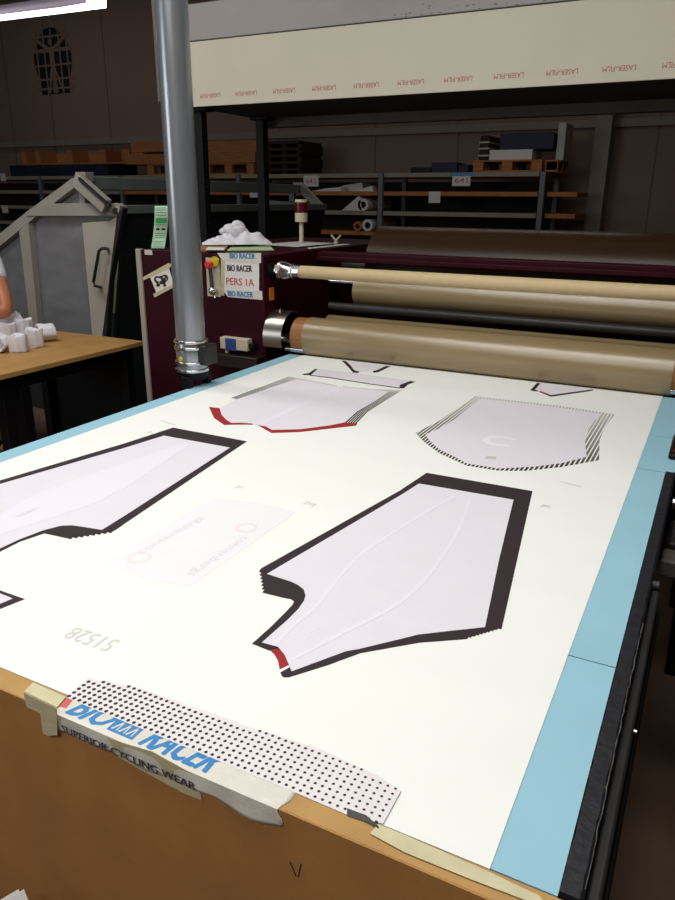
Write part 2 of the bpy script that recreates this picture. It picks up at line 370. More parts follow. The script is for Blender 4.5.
# front board
fb = thing('front_board', (-0.7, 0.62, 0), 'brown fibreboard panel with bare tan edge closing the near end of the table', 'board')
MB().box(-1.82, -0.045, 0.6, 0.602, 0.02, 0.8815).build('facing', M['mdf'], fb, smooth=0)
MB().box(-1.82, -0.045, 0.602, 0.6385, 0.0, 0.8815).build('panel', M['mdf_edge'], fb, bevel=0.0015)
s = MB()
for a, c in (((290, 862), (296, 876)), ((301, 864), (298, 877))):
    pa, pc = at_y(*a, 0.5995), at_y(*c, 0.5995); s.bar(pa, pc, 0.0012, 0.001, up=Y)
s.build('scratch', M['black'], fb)

# blue sheet in four lengths
bl = thing('blue_sheet', (-0.93, 1.8, 0.874), 'light blue underlay showing along both long edges of the table', 'sheet')
for y0, y1 in ((0.642, 1.1055), (1.1085, 2.126), (2.130, 2.476), (2.479, 3.035)):
    x1 = -0.0535 if y0 < 2 else -0.03
    MB().box(-1.822, x1, y0, y1, 0.8742, 0.879).build('sheet_length', M['blue'], bl, smooth=0)

# ------------------------------------------------------------------ printed paper
ZP = 0.8803
pp = thing('transfer_paper', (-0.93, 1.8, 0.879), 'wide white printed transfer paper with black outlines running into the press', 'paper')
MB().box(-1.748, -0.129, 0.64, 3.04, 0.8792, ZP).build('sheet', M['paper'], pp, smooth=0)
def ink(pts, m, name='printed_outline', z=ZP, th=0.0004, label=None, parent=None):
    b = MB(); b.prism([P(*p) + Vector((0, 0, z - ZT)) for p in pts], (0, 0, th)); return b.build(name, m, parent or pp, smooth=0, label=label)
ZI = ZP + 0.0001
def zig(a, c, n, amp):
    a = Vector(a); c = Vector(c); d = (c - a) / n; q = Vector((-d.y, d.x)).normalized() * amp; out = []
    for i in range(n): out += [tuple(a + d * i), tuple(a + d * (i + 0.35) + q)]
    return out
leftleg = [(-70, 502), (0, 480.7), (125, 443.4), (173, 427.8), (247, 441.5), (125, 523.7), (115, 530.7)] + zig((113, 531.5), (67, 538.5), 8, -1.6) + [(66.7, 538.5), (44.4, 533.6), (20, 542), (0, 552), (-70, 590)]
ink(leftleg, M['ink'], z=ZI)
rightleg = [(261, 568.7), (400, 490.7), (426.6, 473), (532.5, 491.3), (501.7, 629)] + zig((500, 629.5), (467, 639.3), 9, 1.3) + [(466.6, 639.4), (419, 643), (360, 653.6), (327.8, 665.5), (289, 677.6), (284, 677.8), (281.5, 676), (280.3, 672.8), (289.8, 667.4), (284, 656), (277, 648.5), (269.5, 651), (252, 644), (270.4, 627.6), (287, 611), (292.5, 605), (294, 601.7), (291, 599.5), (283, 598), (265, 593.6)] + zig((265, 593.5), (261, 569.5), 7, -2.6)
ink(rightleg, M['ink'], z=ZI)
ink([(276.8, 647.3), (281, 651), (284.6, 656), (288.6, 665.3), (279.6, 669.8), (278, 661), (274.5, 655), (270.4, 650.9)], M['inkred'], z=ZI, label='red printed cuff strip', name='printed_cuff')
ink([(-50, 576), (0, 590.7), (25, 599.4), (0, 609.3), (-50, 632)], M['ink'], z=ZI)
# back panel prints
ink([(209, 407), (219.4, 408.2), (221.7, 415), (226, 419.5), (231.5, 423.2), (240, 423), (252, 424), (253.5, 424.8), (231, 424.9), (224.4, 425.2), (214, 418.2)], M['inkred'], z=ZI, label='red printed neck edge', name='printed_hem')
ink([(258.3, 425.5), (266, 426.6), (271.7, 430), (300, 429.5), (330, 425.6), (344.4, 422.6), (357.6, 423.6), (355.4, 425.9), (300, 432.2), (271.7, 433.2), (265, 429.6)], M['inkred'], z=ZI, label='red printed hem edge', name='printed_hem')
def lines_band(A, B, n, duty=0.6):
    b = MB(); PA = [P(*p) for p in A]; PB = [P(*p) for p in B]
    for k in range(n):
        t0, t1 = (k + 0.5 - duty / 2) / n, (k + 0.5 + duty / 2) / n
        q = [a.lerp(c, t0) for a, c in zip(PA, PB)] + [a.lerp(c, t1) for a, c in zip(PA, PB)][::-1]
        b.prism([v + Vector((0, 0, ZI - ZT)) for v in q], (0, 0, 0.0003))
    b.build('printed_stripe_band', M['fade'], pp, smooth=0, label='dark parallel stripes along the panel side')
lines_band([(231, 398), (262, 386.6), (289, 376.6)], [(237.4, 399.7), (268, 388.5), (297, 379.0)], 4)
lines_band([(389, 391.8), (374, 402), (357, 411.8), (344.5, 422.8)], [(402.5, 390.2), (385, 401), (367.6, 412.2), (356.6, 423.8)], 5, 0.68)
ink([(289, 376.6), (300, 378.6), (337, 385.6), (336, 386.9), (300, 380.8), (289, 378.4)], M['inkgrey'], z=ZI, name='printed_stripe_band')
ink([(342.6, 386.3), (370, 389.2), (402, 390.2), (399, 392.2), (370, 391), (342, 388)], M['inkgrey'], z=ZI, name='printed_stripe_band')
# collar strip prints
ink([(302, 374.3), (309, 373.2), (315, 369.0), (318, 369.3), (314, 373), (310.5, 375.3), (304, 375.2)], M['ink'], z=ZI)
ink([(310, 374.8), (330, 377.3), (370, 383.6), (400, 387.6), (400, 388.6), (370, 384.5), (330, 378.2), (309.5, 375.7)], M['ink'], z=ZI)
ink([(317, 369.2), (350, 373), (411, 380.9), (411, 381.4), (350, 373.6), (317, 369.8)], M['inkgrey'], z=ZI)
ink([(400, 384.8), (411, 381.1), (415.4, 382.0), (408, 384.6), (403.6, 388.6), (399, 388.2)], M['ink'], z=ZI)
# piece entering the press
ink([(341.7, 360.7), (346.3, 361.2), (351, 366.2), (354.2, 370.3), (359.2, 371.8), (358.3, 373), (353, 372.8), (348.5, 367.4)], M['ink'], z=ZI)
ink([(390.7, 366.4), (386, 365.9), (377, 370.3), (372.6, 371.3), (374, 372.9), (379, 372)], M['ink'], z=ZI)
# small piece at the right of the press
ink([(540.7, 383.4), (537, 383.0), (530.2, 390.5), (537.3, 391.7), (538.5, 391), (534.8, 389.8)], M['ink'], z=ZI)
ink([(539.8, 391.0), (551, 395.4), (593, 389.6), (593, 390.7), (551, 396.9), (539.5, 392.2)], M['ink'], z=ZI)
ink([(541, 391.2), (549.5, 394.6), (549, 395.6), (540.5, 392.2)], M['inkred'], z=ZI + 0.0006, th=0.0002)
# front jersey panel stripe border
fout = [(415.7, 433), (441, 420), (459, 407.5), (474.4, 396.4), (510, 400.4), (560, 406), (614.8, 414.6), (605.4, 426.2), (599.6, 439.8), (599, 460.3), (561, 467.2), (527, 470.8), (510, 471), (496.4, 470.6), (467, 465.9), (439.3, 453.4), (423.9, 442)]
ink(fout, M['stripe'], z=ZI, name='printed_stripe_band', label='diagonal black striped border')
# number and small marks printed on the paper
nm = MB(); p0 = P(121, 641) + Vector((0, 0, ZI - ZT)); p1 = P(77, 627) + Vector((0, 0, ZI - ZT))
u = (p1 - p0); v = u.cross(-Z).normalized()
if v.y > 0: v = -v
nm.text('51528', p0 + Vector((0, 0, 0.0002)), u, v, u.length, 0.036); nm.build('printed_number', M['inkpale'], pp, smooth=0)
for (px, py, w, h, ch) in ((234, 488, .018, .02, 'F'), (303, 504, .03, .02, 'M'), (540, 507, .02, .02, 'F'), (146, 433, .03, .02, 'H'), (560, 482, .06, .004, '-'), (160, 421, .08, .005, '-')):
    q = MB(); o = P(px, py) + Vector((0, 0, ZI - ZT + 0.0002)); q.text(ch, o, (0.97, -0.2, 0), (0.2, 0.97, 0), w, h); q.build('printed_mark', M['inkpale'], pp, smooth=0)

# ------------------------------------------------------------------ cut fabric panels lying on the print
ZF0, ZF1 = ZP + 0.0006, ZP + 0.0012
GF = 'cut fabric panels on the paper'
def fab(pts, label, m=None):
    loc = sum((P(*p) for p in pts), Vector()) / len(pts); loc.z = ZF0
    t = thing('fabric_panel', loc, label, 'fabric', GF)
    zb = ZF0 if m is None else ZP + 0.0001
    b = MB(); b.prism([P(*p) + Vector((0, 0, zb - ZT)) for p in pts], (0, 0, ZF1 - zb if m is None else 0.0003)); b.build('cloth', m or M['fabric'], t, smooth=0); return t
def band(t, pts, m, name='show_through_band'): 
    b = MB(); b.prism([P(*p) + Vector((0, 0, ZF1 + 0.0001 - ZT)) for p in pts], (0, 0, 0.0002)); return b.build(name, m, t, smooth=0)
def line(t, pts, w, m, name='show_through_line'):
    q = [P(*p) + Vector((0, 0, ZF1 + 0.0001 - ZT)) for p in pts]; 
    # smooth with a Catmull-Rom
    out = []
    for i in range(len(q) - 1):
        a, b_, c, d = q[max(i - 1, 0)], q[i], q[i + 1], q[min(i + 2, len(q) - 1)]
        for k in range(6):
            s_ = k / 6; out.append(0.5 * ((2 * b_) + (c - a) * s_ + (2 * a - 5 * b_ + 4 * c - d) * s_ ** 2 + (3 * b_ - a - 3 * c + d) * s_ ** 3))
    out.append(q[-1]); b = MB(); L_ = []; R_ = []
    for i, p in enumerate(out):
        d = (out[min(i + 1, len(out) - 1)] - out[max(i - 1, 0)]).normalized(); n = Vector((-d.y, d.x, 0)); L_.append(p + n * w / 2); R_.append(p - n * w / 2)
    b.prism(L_ + R_[::-1], (0, 0, 0.0002)); return b.build(name, m, t, smooth=0)
def lettering(t, s, pa, pb, h, m, mirror=False, flip=False, name='show_through_lettering', dz=0.0):
    a = P(*pa) + Vector((0, 0, ZF1 + 0.0001 - ZT + dz)); c = P(*pb) + Vector((0, 0, ZF1 + 0.0001 - ZT + dz)); u = c - a; v = Z.cross(u).normalized()
    if flip: v = -v
    b = MB(); b.text(s, a, u, v, u.length, h, th=-0.0002 if flip else 0.0002, mirror=mirror); return b.build(name, m, t, smooth=0)
t = fab([(-58, 503.3), (0, 484.5), (125, 448.2), (164, 436), (230, 448), (125, 516), (102, 530.4), (85, 527.6), (72, 525.7), (61, 526.2), (42.6, 531), (18.5, 540.3), (0, 549), (-58, 578)],
        'long lavender leg panel with black border, cut off by the left picture edge')
band(t, [(-40, 536), (0, 516), (20, 503), (46, 491), (89, 475.5), (125, 463.5), (186, 443), (191, 444.5), (125, 488.5), (92.6, 505), (46, 520), (0, 535), (-40, 556)], M['fabric_light'])
lettering(t, 'rubenis', (20, 518), (40, 509), 0.02, M['fabric_grey'], dz=0.0004)
t = fab([(267, 574.4), (400, 496), (419, 484), (513.5, 500.2), (499, 560), (485, 627.7), (450, 631.5), (418, 635.2), (407.4, 637.9), (360, 649.4), (346.3, 651.7), (320, 661.5), (291.7, 672), (289.4, 666.5), (284.5, 655.2), (278, 647.4), (262, 643), (287, 621), (298, 610), (304, 601.5), (305.6, 596), (303.7, 590), (298, 585.4), (290.7, 582)],
        'large lavender leg panel with thick black border and red cuff at its tip')
line(t, [(455.6, 496.5), (428, 511.5), (405, 525.5), (375, 545), (358, 557.5), (339, 578), (327.8, 592), (314, 609), (292.6, 626.7), (274, 646)], 0.009, M['fabric_light'])
line(t, [(469.5, 498), (466, 512), (458, 531), (449, 547), (438, 563), (424, 581), (407.7, 597), (392, 608), (375, 617.4), (350, 630), (324, 643.3), (290.7, 661)], 0.009, M['fabric_light'])
lettering(t, 'C', (301, 643), (309, 638), 0.03, M['fabric_light'])
lettering(t, 'redil.nedil', (311, 637), (370, 605), 0.022, M['fabric_light'], mirror=True)
t = fab([(104, 562.6), (213.5, 498), (261, 503.3), (295, 512), (287, 519), (190, 586.4), (165, 583), (139.4, 577.2)], 'very faint lavender panel without border, left of the middle of the paper', M['fabric_pale'])
lettering(t, 'contenbergs', (145, 555), (207, 519), 0.028, M['fabric_grey'], dz=-0.0008)
lettering(t, 'contenbergs', (241, 536), (184, 574), 0.028, M['fabric_grey'], dz=-0.0008)
for (px, py) in ((139.4, 558), (246.5, 528)):
    q = P(px, py); b = MB(); n = 28
    ring = [(q.x + 0.026 * math.cos(2 * PI * i / n), q.y + 0.026 * math.sin(2 * PI * i / n)) for i in range(n)] + [(q.x + 0.018 * math.cos(2 * PI * i / n), q.y + 0.018 * math.sin(2 * PI * i / n)) for i in range(n)]
    b.mesh([(x, y, ZF1 - 0.0006) for x, y in ring], [(i, (i + 1) % n, n + (i + 1) % n, n + i) for i in range(n)]); b.build('show_through_ring', M['fabric_pink'], t, smooth=0)
t = fab([(220, 408.3), (237.4, 399.4), (268, 388.6), (297, 379.4), (336, 386.5), (389, 391.9), (374, 402), (357.2, 411.8), (344.4, 422.8), (330, 425.7), (300, 429.6), (272, 430.2), (266, 426.8), (258, 425.3), (252, 423.9), (240, 422.9), (231.5, 423.2), (222.6, 415)],
        'lavender white back panel with red hem and grey striped sides, second in from the press')
band(t, [(256, 425), (290, 408), (337, 386.6), (343, 387.2), (300, 408), (262, 425.8)], M['fabric_light'])
fab([(317.6, 369.4), (350, 373.4), (411, 381.1), (400, 385), (399.5, 387.8), (370, 383.8), (330, 377.5), (311, 375.2)], 'narrow lavender collar strip with black hooked ends, behind the red hemmed panel')
fab([(346.5, 361.6), (386, 366.1), (377, 370.3), (359.2, 371.8), (354.2, 370.3), (351, 366.2)], 'small lavender panel between two black strokes, entering under the tan roller')
t = fab([(425.5, 434.7), (440, 428.5), (454, 420), (467, 409.5), (480, 399), (520, 403.3), (560, 408.2), (602, 414.4), (594, 422), (589.2, 429.6), (585.6, 438), (585, 445), (586.7, 457), (561, 463.7), (535, 467), (510, 468.3), (498, 468.8), (467, 463.8), (452.4, 456), (439, 449.5), (429.6, 441)],
        'lavender white front panel with diagonal striped border and a pale letter C, at the right')
q = P(500.5, 441.5); n = 30; zc = ZF1 + 0.0003
ang = [math.radians(38 + (322 - 38) * i / n) for i in range(n + 1)]
b = MB(); b.mesh([(q.x + 0.055 * math.cos(a), q.y + 0.055 * math.sin(a), zc) for a in ang] + [(q.x + 0.034 * math.cos(a), q.y + 0.034 * math.sin(a), zc) for a in ang], [(i, i + 1, n + 2 + i, n + 1 + i) for i in range(n)])
b.build('show_through_lettering', M['fabric_bright'], t, smooth=0)
band(t, [(486, 456.5), (496.5, 457.2), (495.5, 460), (485, 459.3)], M['inkgrey'], name='size_print')
fab([(540.5, 383.5), (592, 389.7), (551, 395.3), (540, 391), (535.5, 389.7)], 'small lavender triangle with black edge at the roller, far right of the paper')
fab([(-42, 583.2), (0, 594), (12.8, 599), (0, 604.6), (-42, 622.5)], 'pointed tip of a black edged panel at the lower left edge of the paper')

# ------------------------------------------------------------------ perforated strip, branded tape, masking tape
ZS = 0.8822
ds = thing('perforated_strip', (-0.52, 0.67, ZS), 'white strip printed with rows of black dots along the near edge of the paper', 'strip')
S = lambda x, y: at_z(x, y, ZS)
b = MB(); poly = [S(88, 678), S(135, 686.6), S(237, 722), S(240, 724.5), S(270, 733), S(324, 751), S(378, 776), S(401, 791), S(383, 824), S(347, 815)]
poly = [(p.x, p.y, 0.8822) for p in poly] + [(-0.387, 0.6325, 0.8822), (-0.783, 0.6325, 0.8822)]
b.prism(poly, (0, 0, 0.0006))
b.build('sheet', M['dot_sheet'], ds, smooth=0)
def inside(x, y, pg):
    c = False; n = len(pg)
    for i in range(n):
        x0, y0 = pg[i][:2]; x1, y1 = pg[i - 1][:2]
        if (y0 > y) != (y1 > y) and x < (x1 - x0) * (y - y0) / (y1 - y0) + x0: c = not c
    return c
b = MB()
for i in range(52):
    for j in range(9):
        x = -0.781 + i * 0.01065; y = 0.6365 + j * 0.0099 + i * 0.00004
        if inside(x, y, poly) and inside(x, y + 0.002, poly):
            rr = 0.0033 - 0.0014 * i / 50; b.mesh([(x + rr * math.cos(a), y + rr * math.sin(a), 0.88295) for a in [2 * PI * k / 10 for k in range(10)]], [tuple(range(10))])
b.build('dot_print', M['black'], ds, smooth=0)
YF = 0.5998
bt = thing('printed_tape', (-0.55, 0.61, 0.86), 'white packing tape with blue cycling wear lettering wrapped over the front board edge', 'tape')
def wob(x): return 0.0012 * math.sin(x * 61) + 0.0008 * math.sin(x * 143)
def tape_sheet(u, v):
    x = -0.775 + 0.392 * u + 0.004 * math.sin(v * 9) * (1 if u > 0.99 else 0)
    if v < 0.5: return Vector((x, 0.6365 - 0.037 * (v / 0.5), 0.8820))
    k = (v - 0.5) / 0.5; low = 0.026 + 0.002 * math.sin(x * 40) + (0.005 if u > 0.75 else 0) * math.sin((u - 0.75) * 4 * PI)
    return Vector((x, YF - 0.0006 - 0.0025 * k * (1 + math.sin(x * 70)) * 0.6, 0.8818 - low * k))
b = MB(); b.grid(tape_sheet, 80, 12); o = b.build('film', M['tape_white'], bt, smooth=60)
sm = o.modifiers.new('thickness', 'SOLIDIFY'); sm.thickness = 0.0004; sm.offset = 1
ZB = 0.8825
def onb(px, py): return at_z(px, py, ZB)
b = MB(); b.prism([onb(60, 706.5), onb(66, 708.5), onb(73.5, 699.5), onb(67, 697.5)], (0, 0, 0.0002)); b.build('red_block', M['tape_red'], bt, smooth=0)
def tape_text(s, x0, x1, m, y0=0.6065, h=0.044):
    b = MB(); b.text(s, (x0, y0, ZB), (1, 0, 0), (0.0, 1, 0), x1 - x0, h, th=0.0001); 
    for v in list(b.bm.verts): v.co.x += (v.co.y - y0) * 0.38   # italic slant
    return b
for s_, a, c in (('BIO', 67, 101), ('RACER', 138, 204)):
    xa, xc = onb(a, 0).x, 0
    xa = at_z(a, 711 + (a - 67) * 0.455, ZB).x; xc = at_z(c, 711 + (c - 67) * 0.455, ZB).x
    b = tape_text(s_, xa, xc, M['tape_blue'])
    # heavy letters: repeat the outline slightly shifted
    b.build('lettering', M['tape_blue'], bt, smooth=0)
    for dx, dy in ((0.0022, 0.0), (-0.0018, 0.0), (0, 0.0012), (0.001, -0.0012)):
        b2 = tape_text(s_, xa + dx, xc + dx, M['tape_blue'], 0.6065 + dy)
        for v in b2.bm.verts: v.co.z -= 0.00002 + abs(dx) * 0.01 + dy * 0.008
        b2.build('lettering', M['tape_blue'], bt, smooth=0)
xa, xc = at_z(106, 729, ZB).x, at_z(132, 740, ZB).x
b = MB(); b.box(xa, xc, 0.6085, 0.640, ZB - 0.00005, ZB); b.build('logo_block', M['tape_blue'], bt, smooth=0)
b = MB()
for k in range(3):
    x0 = xa + 0.006 + k * (xc - xa - 0.008) / 3; w = (xc - xa) / 3 - 0.006
    b.bar((x0, 0.613, ZB + 0.00008), (x0 + w * 0.9, 0.632, ZB + 0.00008), 0.003, 0.0002); b.bar((x0 + w * 0.9, 0.613, ZB + 0.00008), (x0 + w * 0.9, 0.632, ZB + 0.00008), 0.002, 0.0002)
b.box(xa + 0.003, xc - 0.003, 0.6335, 0.6355, ZB + 0.00008, ZB + 0.00012); b.build('logo_mark', M['tape_white'], bt, smooth=0)
def front(px, py): return at_y(px, py, YF - 0.0045)
fa, fe = front(61, 722), front(195, 779)
b = MB()
for dx in (-0.0007, 0, 0.0007): b.text('SUPERIOR CYCLING WEAR', (fa.x + dx, YF - 0.0045 - 0.0001 * (1 + dx * 1000), 0.8585), (1, 0, 0), (0, 0, 1), fe.x - fa.x, 0.0125)
b; b.build('lettering', M['tape_navy'], bt, smooth=0)

def tape_strip(name, label, plan, side, m=M['masking'], group='masking tape pieces on the front board'):
    """plan: outline on top (x,y); side: outline on front face (x,z)"""
    c = Vector((plan[0][0], 0.61, 0.88)) if plan else Vector((side[0][0], 0.6, side[0][1]))
    t = thing(name, c, label, 'tape', group)
    if plan: b = MB(); b.prism([(x, y, 0.8832) for x, y in plan], (0, 0, 0.0005)); b.build('top_flap', m, t, smooth=0)
    if side: b = MB(); b.prism([(x, YF - (0.0012 if not plan else 0.0065), z) for x, z in side], (0, 0.0008, 0)); b.build('front_flap', m, t, smooth=0)
    return t
def T2(px, py): p = at_z(px, py, 0.8834); return (p.x, p.y)
def S2(px, py): p = at_y(px, py, YF - 0.006); return (p.x, p.z)
tape_strip('masking_tape', 'masking tape folded over the board edge at the left end of the printed tape', [T2(33, 682.5), T2(66, 697), T2(57, 707.5), T2(24, 691.5)],
           [S2(24, 692.5), S2(57, 708.5), S2(57.5, 735), S2(48, 735.5), S2(43, 733), S2(40.5, 713.5), S2(36, 711), S2(27, 707), S2(25, 700)])
tape_strip('masking_tape', 'long masking tape strip stuck under the printed tape on the front of the board', None,
           [S2(104, 740), S2(150, 754), S2(195, 779), S2(199.5, 803), S2(180, 795), S2(145, 776), S2(114, 758)])
tape_strip('masking_tape', 'long masking tape strip on the right end of the bare board edge', [T2(378, 824), T2(405, 835), T2(487, 871), T2(540, 896), T2(545, 903), T2(525, 900), T2(470, 879), T2(405, 852.5), T2(370, 833.5)], None)
tf = thing('torn_flap', (-0.29, 0.64, 0.884), 'dark torn scrap of tape curling up where the dotted strip ends', 'scrap')
b = MB(); q = [at_z(347, 815, 0.8836), at_z(365, 821, 0.8836), at_z(379, 829, 0.8836)]
tips = [at_z(347, 808, 0.887), at_z(366, 815, 0.8865), at_z(378.5, 826, 0.885)]
b.mesh(q + tips, [(0, 1, 4, 3), (1, 2, 5, 4)]); o = b.build('curled_film', M['dsteel'], tf, smooth=0)
sm = o.modifiers.new('thickness', 'SOLIDIFY'); sm.thickness = 0.0005

# carton with papers in front of the board (only its papers reach the frame)
cb = thing('carton', (-0.9, 0.45, 0), 'brown carton standing on the floor against the front board', 'carton')
b = MB(); b.box(-1.1, -0.62, 0.25, 0.26, 0, 0.4).box(-1.1, -0.62, 0.57, 0.58, 0, 0.4).box(-1.1, -1.09, 0.26, 0.57, 0, 0.4).box(-0.63, -0.62, 0.26, 0.57, 0, 0.4).box(-1.09, -0.63, 0.26, 0.57, 0, 0.01)
b.build('box_body', M['cartonb'], cb, smooth=0)
for k, (px, py) in enumerate(((18, 889.5), (23.5, 889.5))):
    tip = at_y(px, py, 0.55 - 0.006 * k); t_ = tip
    zl = 0.02 + 0.005 * k - tip.z
    b = MB(); pts = [t_ + Vector((a, 0.45 * c, c)) for a, c in ((0, 0), (-0.07, -0.06), (-0.07, zl), (0.09, zl), (0.09, -0.075))]
    b.prism(pts, (0, 0.001, 0)); tag(b.build('paper_sheet', M['white'], smooth=0), ['white paper sheet standing in the carton, left of the two tips', 'white paper sheet standing in the carton, right of the two tips'][k], 'paper', 'papers in the carton')

# ------------------------------------------------------------------ steel duct post at the left table edge
dp = Vector((-1.847, 2.31, 0))
du = thing('duct_post', (dp.x, dp.y, 0.88), 'tall galvanised round steel post with clamp rings rising from the left table edge', 'post')
PX = lambda y: None
RR = 0.058
MB().cyl((dp.x, dp.y, 1.055), (dp.x, dp.y, ZC - 0.001), RR, seg=40).build('pipe', M['galv'], du)
MB().lathe((dp.x, dp.y, 0), Z, [(0.915, 0.056), (0.93, 0.062), (1.05, 0.062), (1.06, 0.058)], 40).build('collar', M['galv'], du)
for z in (0.945, 0.975, 1.035, 1.06):
    MB().lathe((dp.x, dp.y, 0), Z, [(z - 0.006, 0.060), (z - 0.006, 0.068), (z + 0.006, 0.068), (z + 0.006, 0.060)], 40).build('clamp_ring', M['chrome'], du, bevel=0.002)
MB().box(dp.x + 0.04, dp.x + 0.092, dp.y - 0.03, dp.y + 0.05, 0.97, 1.05).build('motor_box', M['dsteel'], du, bevel=0.006)
q = at_y(182.5, 359, dp.y - 0.052)
MB().lathe(q, (-0.35, -1, 0), [(-0.012, 0.011), (0.012, 0.011)], 16).build('button', M['yel'], du, label='yellow button')
b = MB(); b.lathe((dp.x, dp.y, 0), Z, [(0.905, 0.052), (0.925, 0.064), (0.94, 0.064)], 32); b.build('foot_plate', M['blackm'], du)
for fx, fy_ in ((-1.832, 2.252), (-1.826, 2.365)):
    MB().prism([(fx - 0.02, fy_ - 0.014, 0.8793), (fx + 0.02, fy_ - 0.014, 0.8793), (fx + 0.02, fy_ + 0.014, 0.8793), (fx - 0.02, fy_ + 0.014, 0.8793)], (0, 0, 0.045)).build('foot', M['blackm'], du, bevel=0.003)
b = MB(); xl = dp.x - RR - 0.012
b.box(xl - 0.008, xl + 0.006, dp.y - 0.012, dp.y + 0.004, 1.93, 2.30)
for z in (1.96, 2.1, 2.27): b.box(xl, dp.x - 0.03, dp.y - 0.006, dp.y + 0.002, z - 0.01, z + 0.01)
b.build('side_strip', M['hood_beam'], du, bevel=0.002)

# ------------------------------------------------------------------ calender press
pr = thing('calender_press', (-1.0, 3.6, 0), 'burgundy heat press with tan belts over rollers at the far end of the table', 'press')
CX0, CX1, CY0, CY1, CZ = -2.70, -1.94, 3.0, 4.6, 1.345
b = MB(); b.box(CX0, CX1, CY0, CY1, 0.0, CZ); cab = b.build('side_cabinet', M['burg'], pr, bevel=0.006)
MB().box(CX0 - 0.018, CX0 + 0.012, CY0 - 0.012, CY0 + 0.02, 0.0, CZ + 0.003).build('corner_trim', M['trim'], cab, bevel=0.003)
MB().box(0.02, 0.7, CY0, CY1, 0.0, CZ).build('side_cabinet', M['burg'], pr, bevel=0.006)
# dark ledge between table and cabinet
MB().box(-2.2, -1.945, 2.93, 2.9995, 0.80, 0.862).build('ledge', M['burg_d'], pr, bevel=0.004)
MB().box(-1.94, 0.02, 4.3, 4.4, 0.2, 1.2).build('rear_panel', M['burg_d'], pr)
MB().box(-1.94, 0.02, 3.3, 4.3, 0.2, 0.62).build('lower_housing', M['blackm'], pr)
def drum(name, y, z, r, x0, x1, m, seg=64, parent=pr): return MB().cyl((x0, y, z), (x1, y, z), r, seg=seg).build(name, m, parent)
# feed roller with belt
fy, fz, fr = 3.095, 0.962, 0.0935
core = drum('feed_roller', fy, fz, fr - 0.004, -1.805, -0.03, M['core'])
drum('belt', fy, fz, fr + 0.001, -1.738, -0.105, M['felt'], parent=core)
MB().cyl((-1.94, fy, fz - 0.02), (0.02, fy, fz - 0.02), 0.03).build('roller_shaft', M['chrome'], pr)
MB().cyl((-1.84, 3.035, 0.905), (-1.74, 3.035, 0.905), 0.014).build('guide_pin', M['chrome'], pr)
MB().cyl((-0.105, 3.035, 0.905), (0.02, 3.035, 0.905), 0.014).build('guide_pin', M['chrome'], pr)
# belt going up behind, second nip roller
drum('nip_roller', 3.25, 1.0, 0.05, -1.72, 0.0, M['felt'])
drum('pinch_rod', 3.30, 1.085, 0.022, -1.74, 0.02, M['dsteel'])
# curved brushed steel guard round the feed roller end
b = MB(); n = 28; vs = []
for i in range(n + 1):
    a = math.radians(200 - 170 * i / n)
    for x in (-1.938, -1.835):
        for rr in (0.118, 0.122): vs.append((x, fy + math.cos(a) * rr, fz - 0.005 + math.sin(a) * rr))
fs = []
for i in range(n):
    k = i * 4
    fs += [(k, k + 2, k + 6, k + 4), (k + 1, k + 5, k + 7, k + 3), (k, k + 4, k + 5, k + 1), (k + 2, k + 3, k + 7, k + 6)]
fs += [(0, 1, 3, 2), (n * 4, n * 4 + 2, n * 4 + 3, n * 4 + 1)]
b.mesh(vs, fs); b.build('roller_guard', M['steelb'], pr)
MB().cyl((-1.90, fy - 0.02, fz + 0.112), (-1.90, fy - 0.02, fz + 0.125), 0.009, seg=12).build('bolt', M['chrome'], pr)
# upper felt roller
drum('upper_belt', 3.41, 1.16, 0.084, -1.63, 0.0, M['felt'])
MB().cyl((-1.80, 3.41, 1.195), (0.02, 3.41, 1.195), 0.012).build('roller_shaft', M['chrome'], pr)
# burgundy cross bar, two stepped profiles
MB().box(-1.938, 0.02, 3.52, 3.60, 1.285, 1.335).box(-1.938, 0.02, 3.505, 3.52, 1.285, 1.312).build('cross_bar', M['burg'], pr, bevel=0.006)
# main heated drum
drum('main_drum', 3.86, 1.235, 0.225, -1.71, 0.0, M['felt_d'], 96)
MB().cyl((-1.94, 3.86, 1.235), (0.02, 3.86, 1.235), 0.05).build('drum_shaft', M['dsteel'], pr)
# chuck holding the tube
ty, tz = 3.06, (at_y(330, 272.7, 3.06).z + at_y(660, 293.5, 3.06).z) / 2
ck = MB(); ck.lathe((-1.94, ty, tz), X, [(0.0, 0.02), (0.045, 0.02), (0.045, 0.034), (0.055, 0.045), (0.09, 0.044), (0.12, 0.034), (0.122, 0.037), (0.132, 0.037), (0.134, 0.032), (0.17, 0.031)], 10)
ck.build('chuck', M['chrome'], pr, bevel=0.001)
MB().lathe((-1.94, ty, tz), X, [(0.0, 0.034), (0.024, 0.034)], 16).build('chuck_hub', M['blackm'], pr)
q0 = at_y(270, 270, 3.16)
MB().box(-1.885, -1.862, ty - 0.047, ty - 0.040, tz + 0.004, tz + 0.03).build('decal', M['beige'], pr)
tbx = MB(); tbx.lathe((-1.7695, ty, tz), X, [(0, 0.029), (1.78, 0.029)], 32)
tag(tbx.build('cardboard_tube', M['card']), 'long beige cardboard tube clamped in the chrome chuck above the tan rollers', 'tube')
MB().box(-1.938, -1.93, 3.04, 3.075, 1.13, 1.19).build('orange_decal', M['orange'], pr)
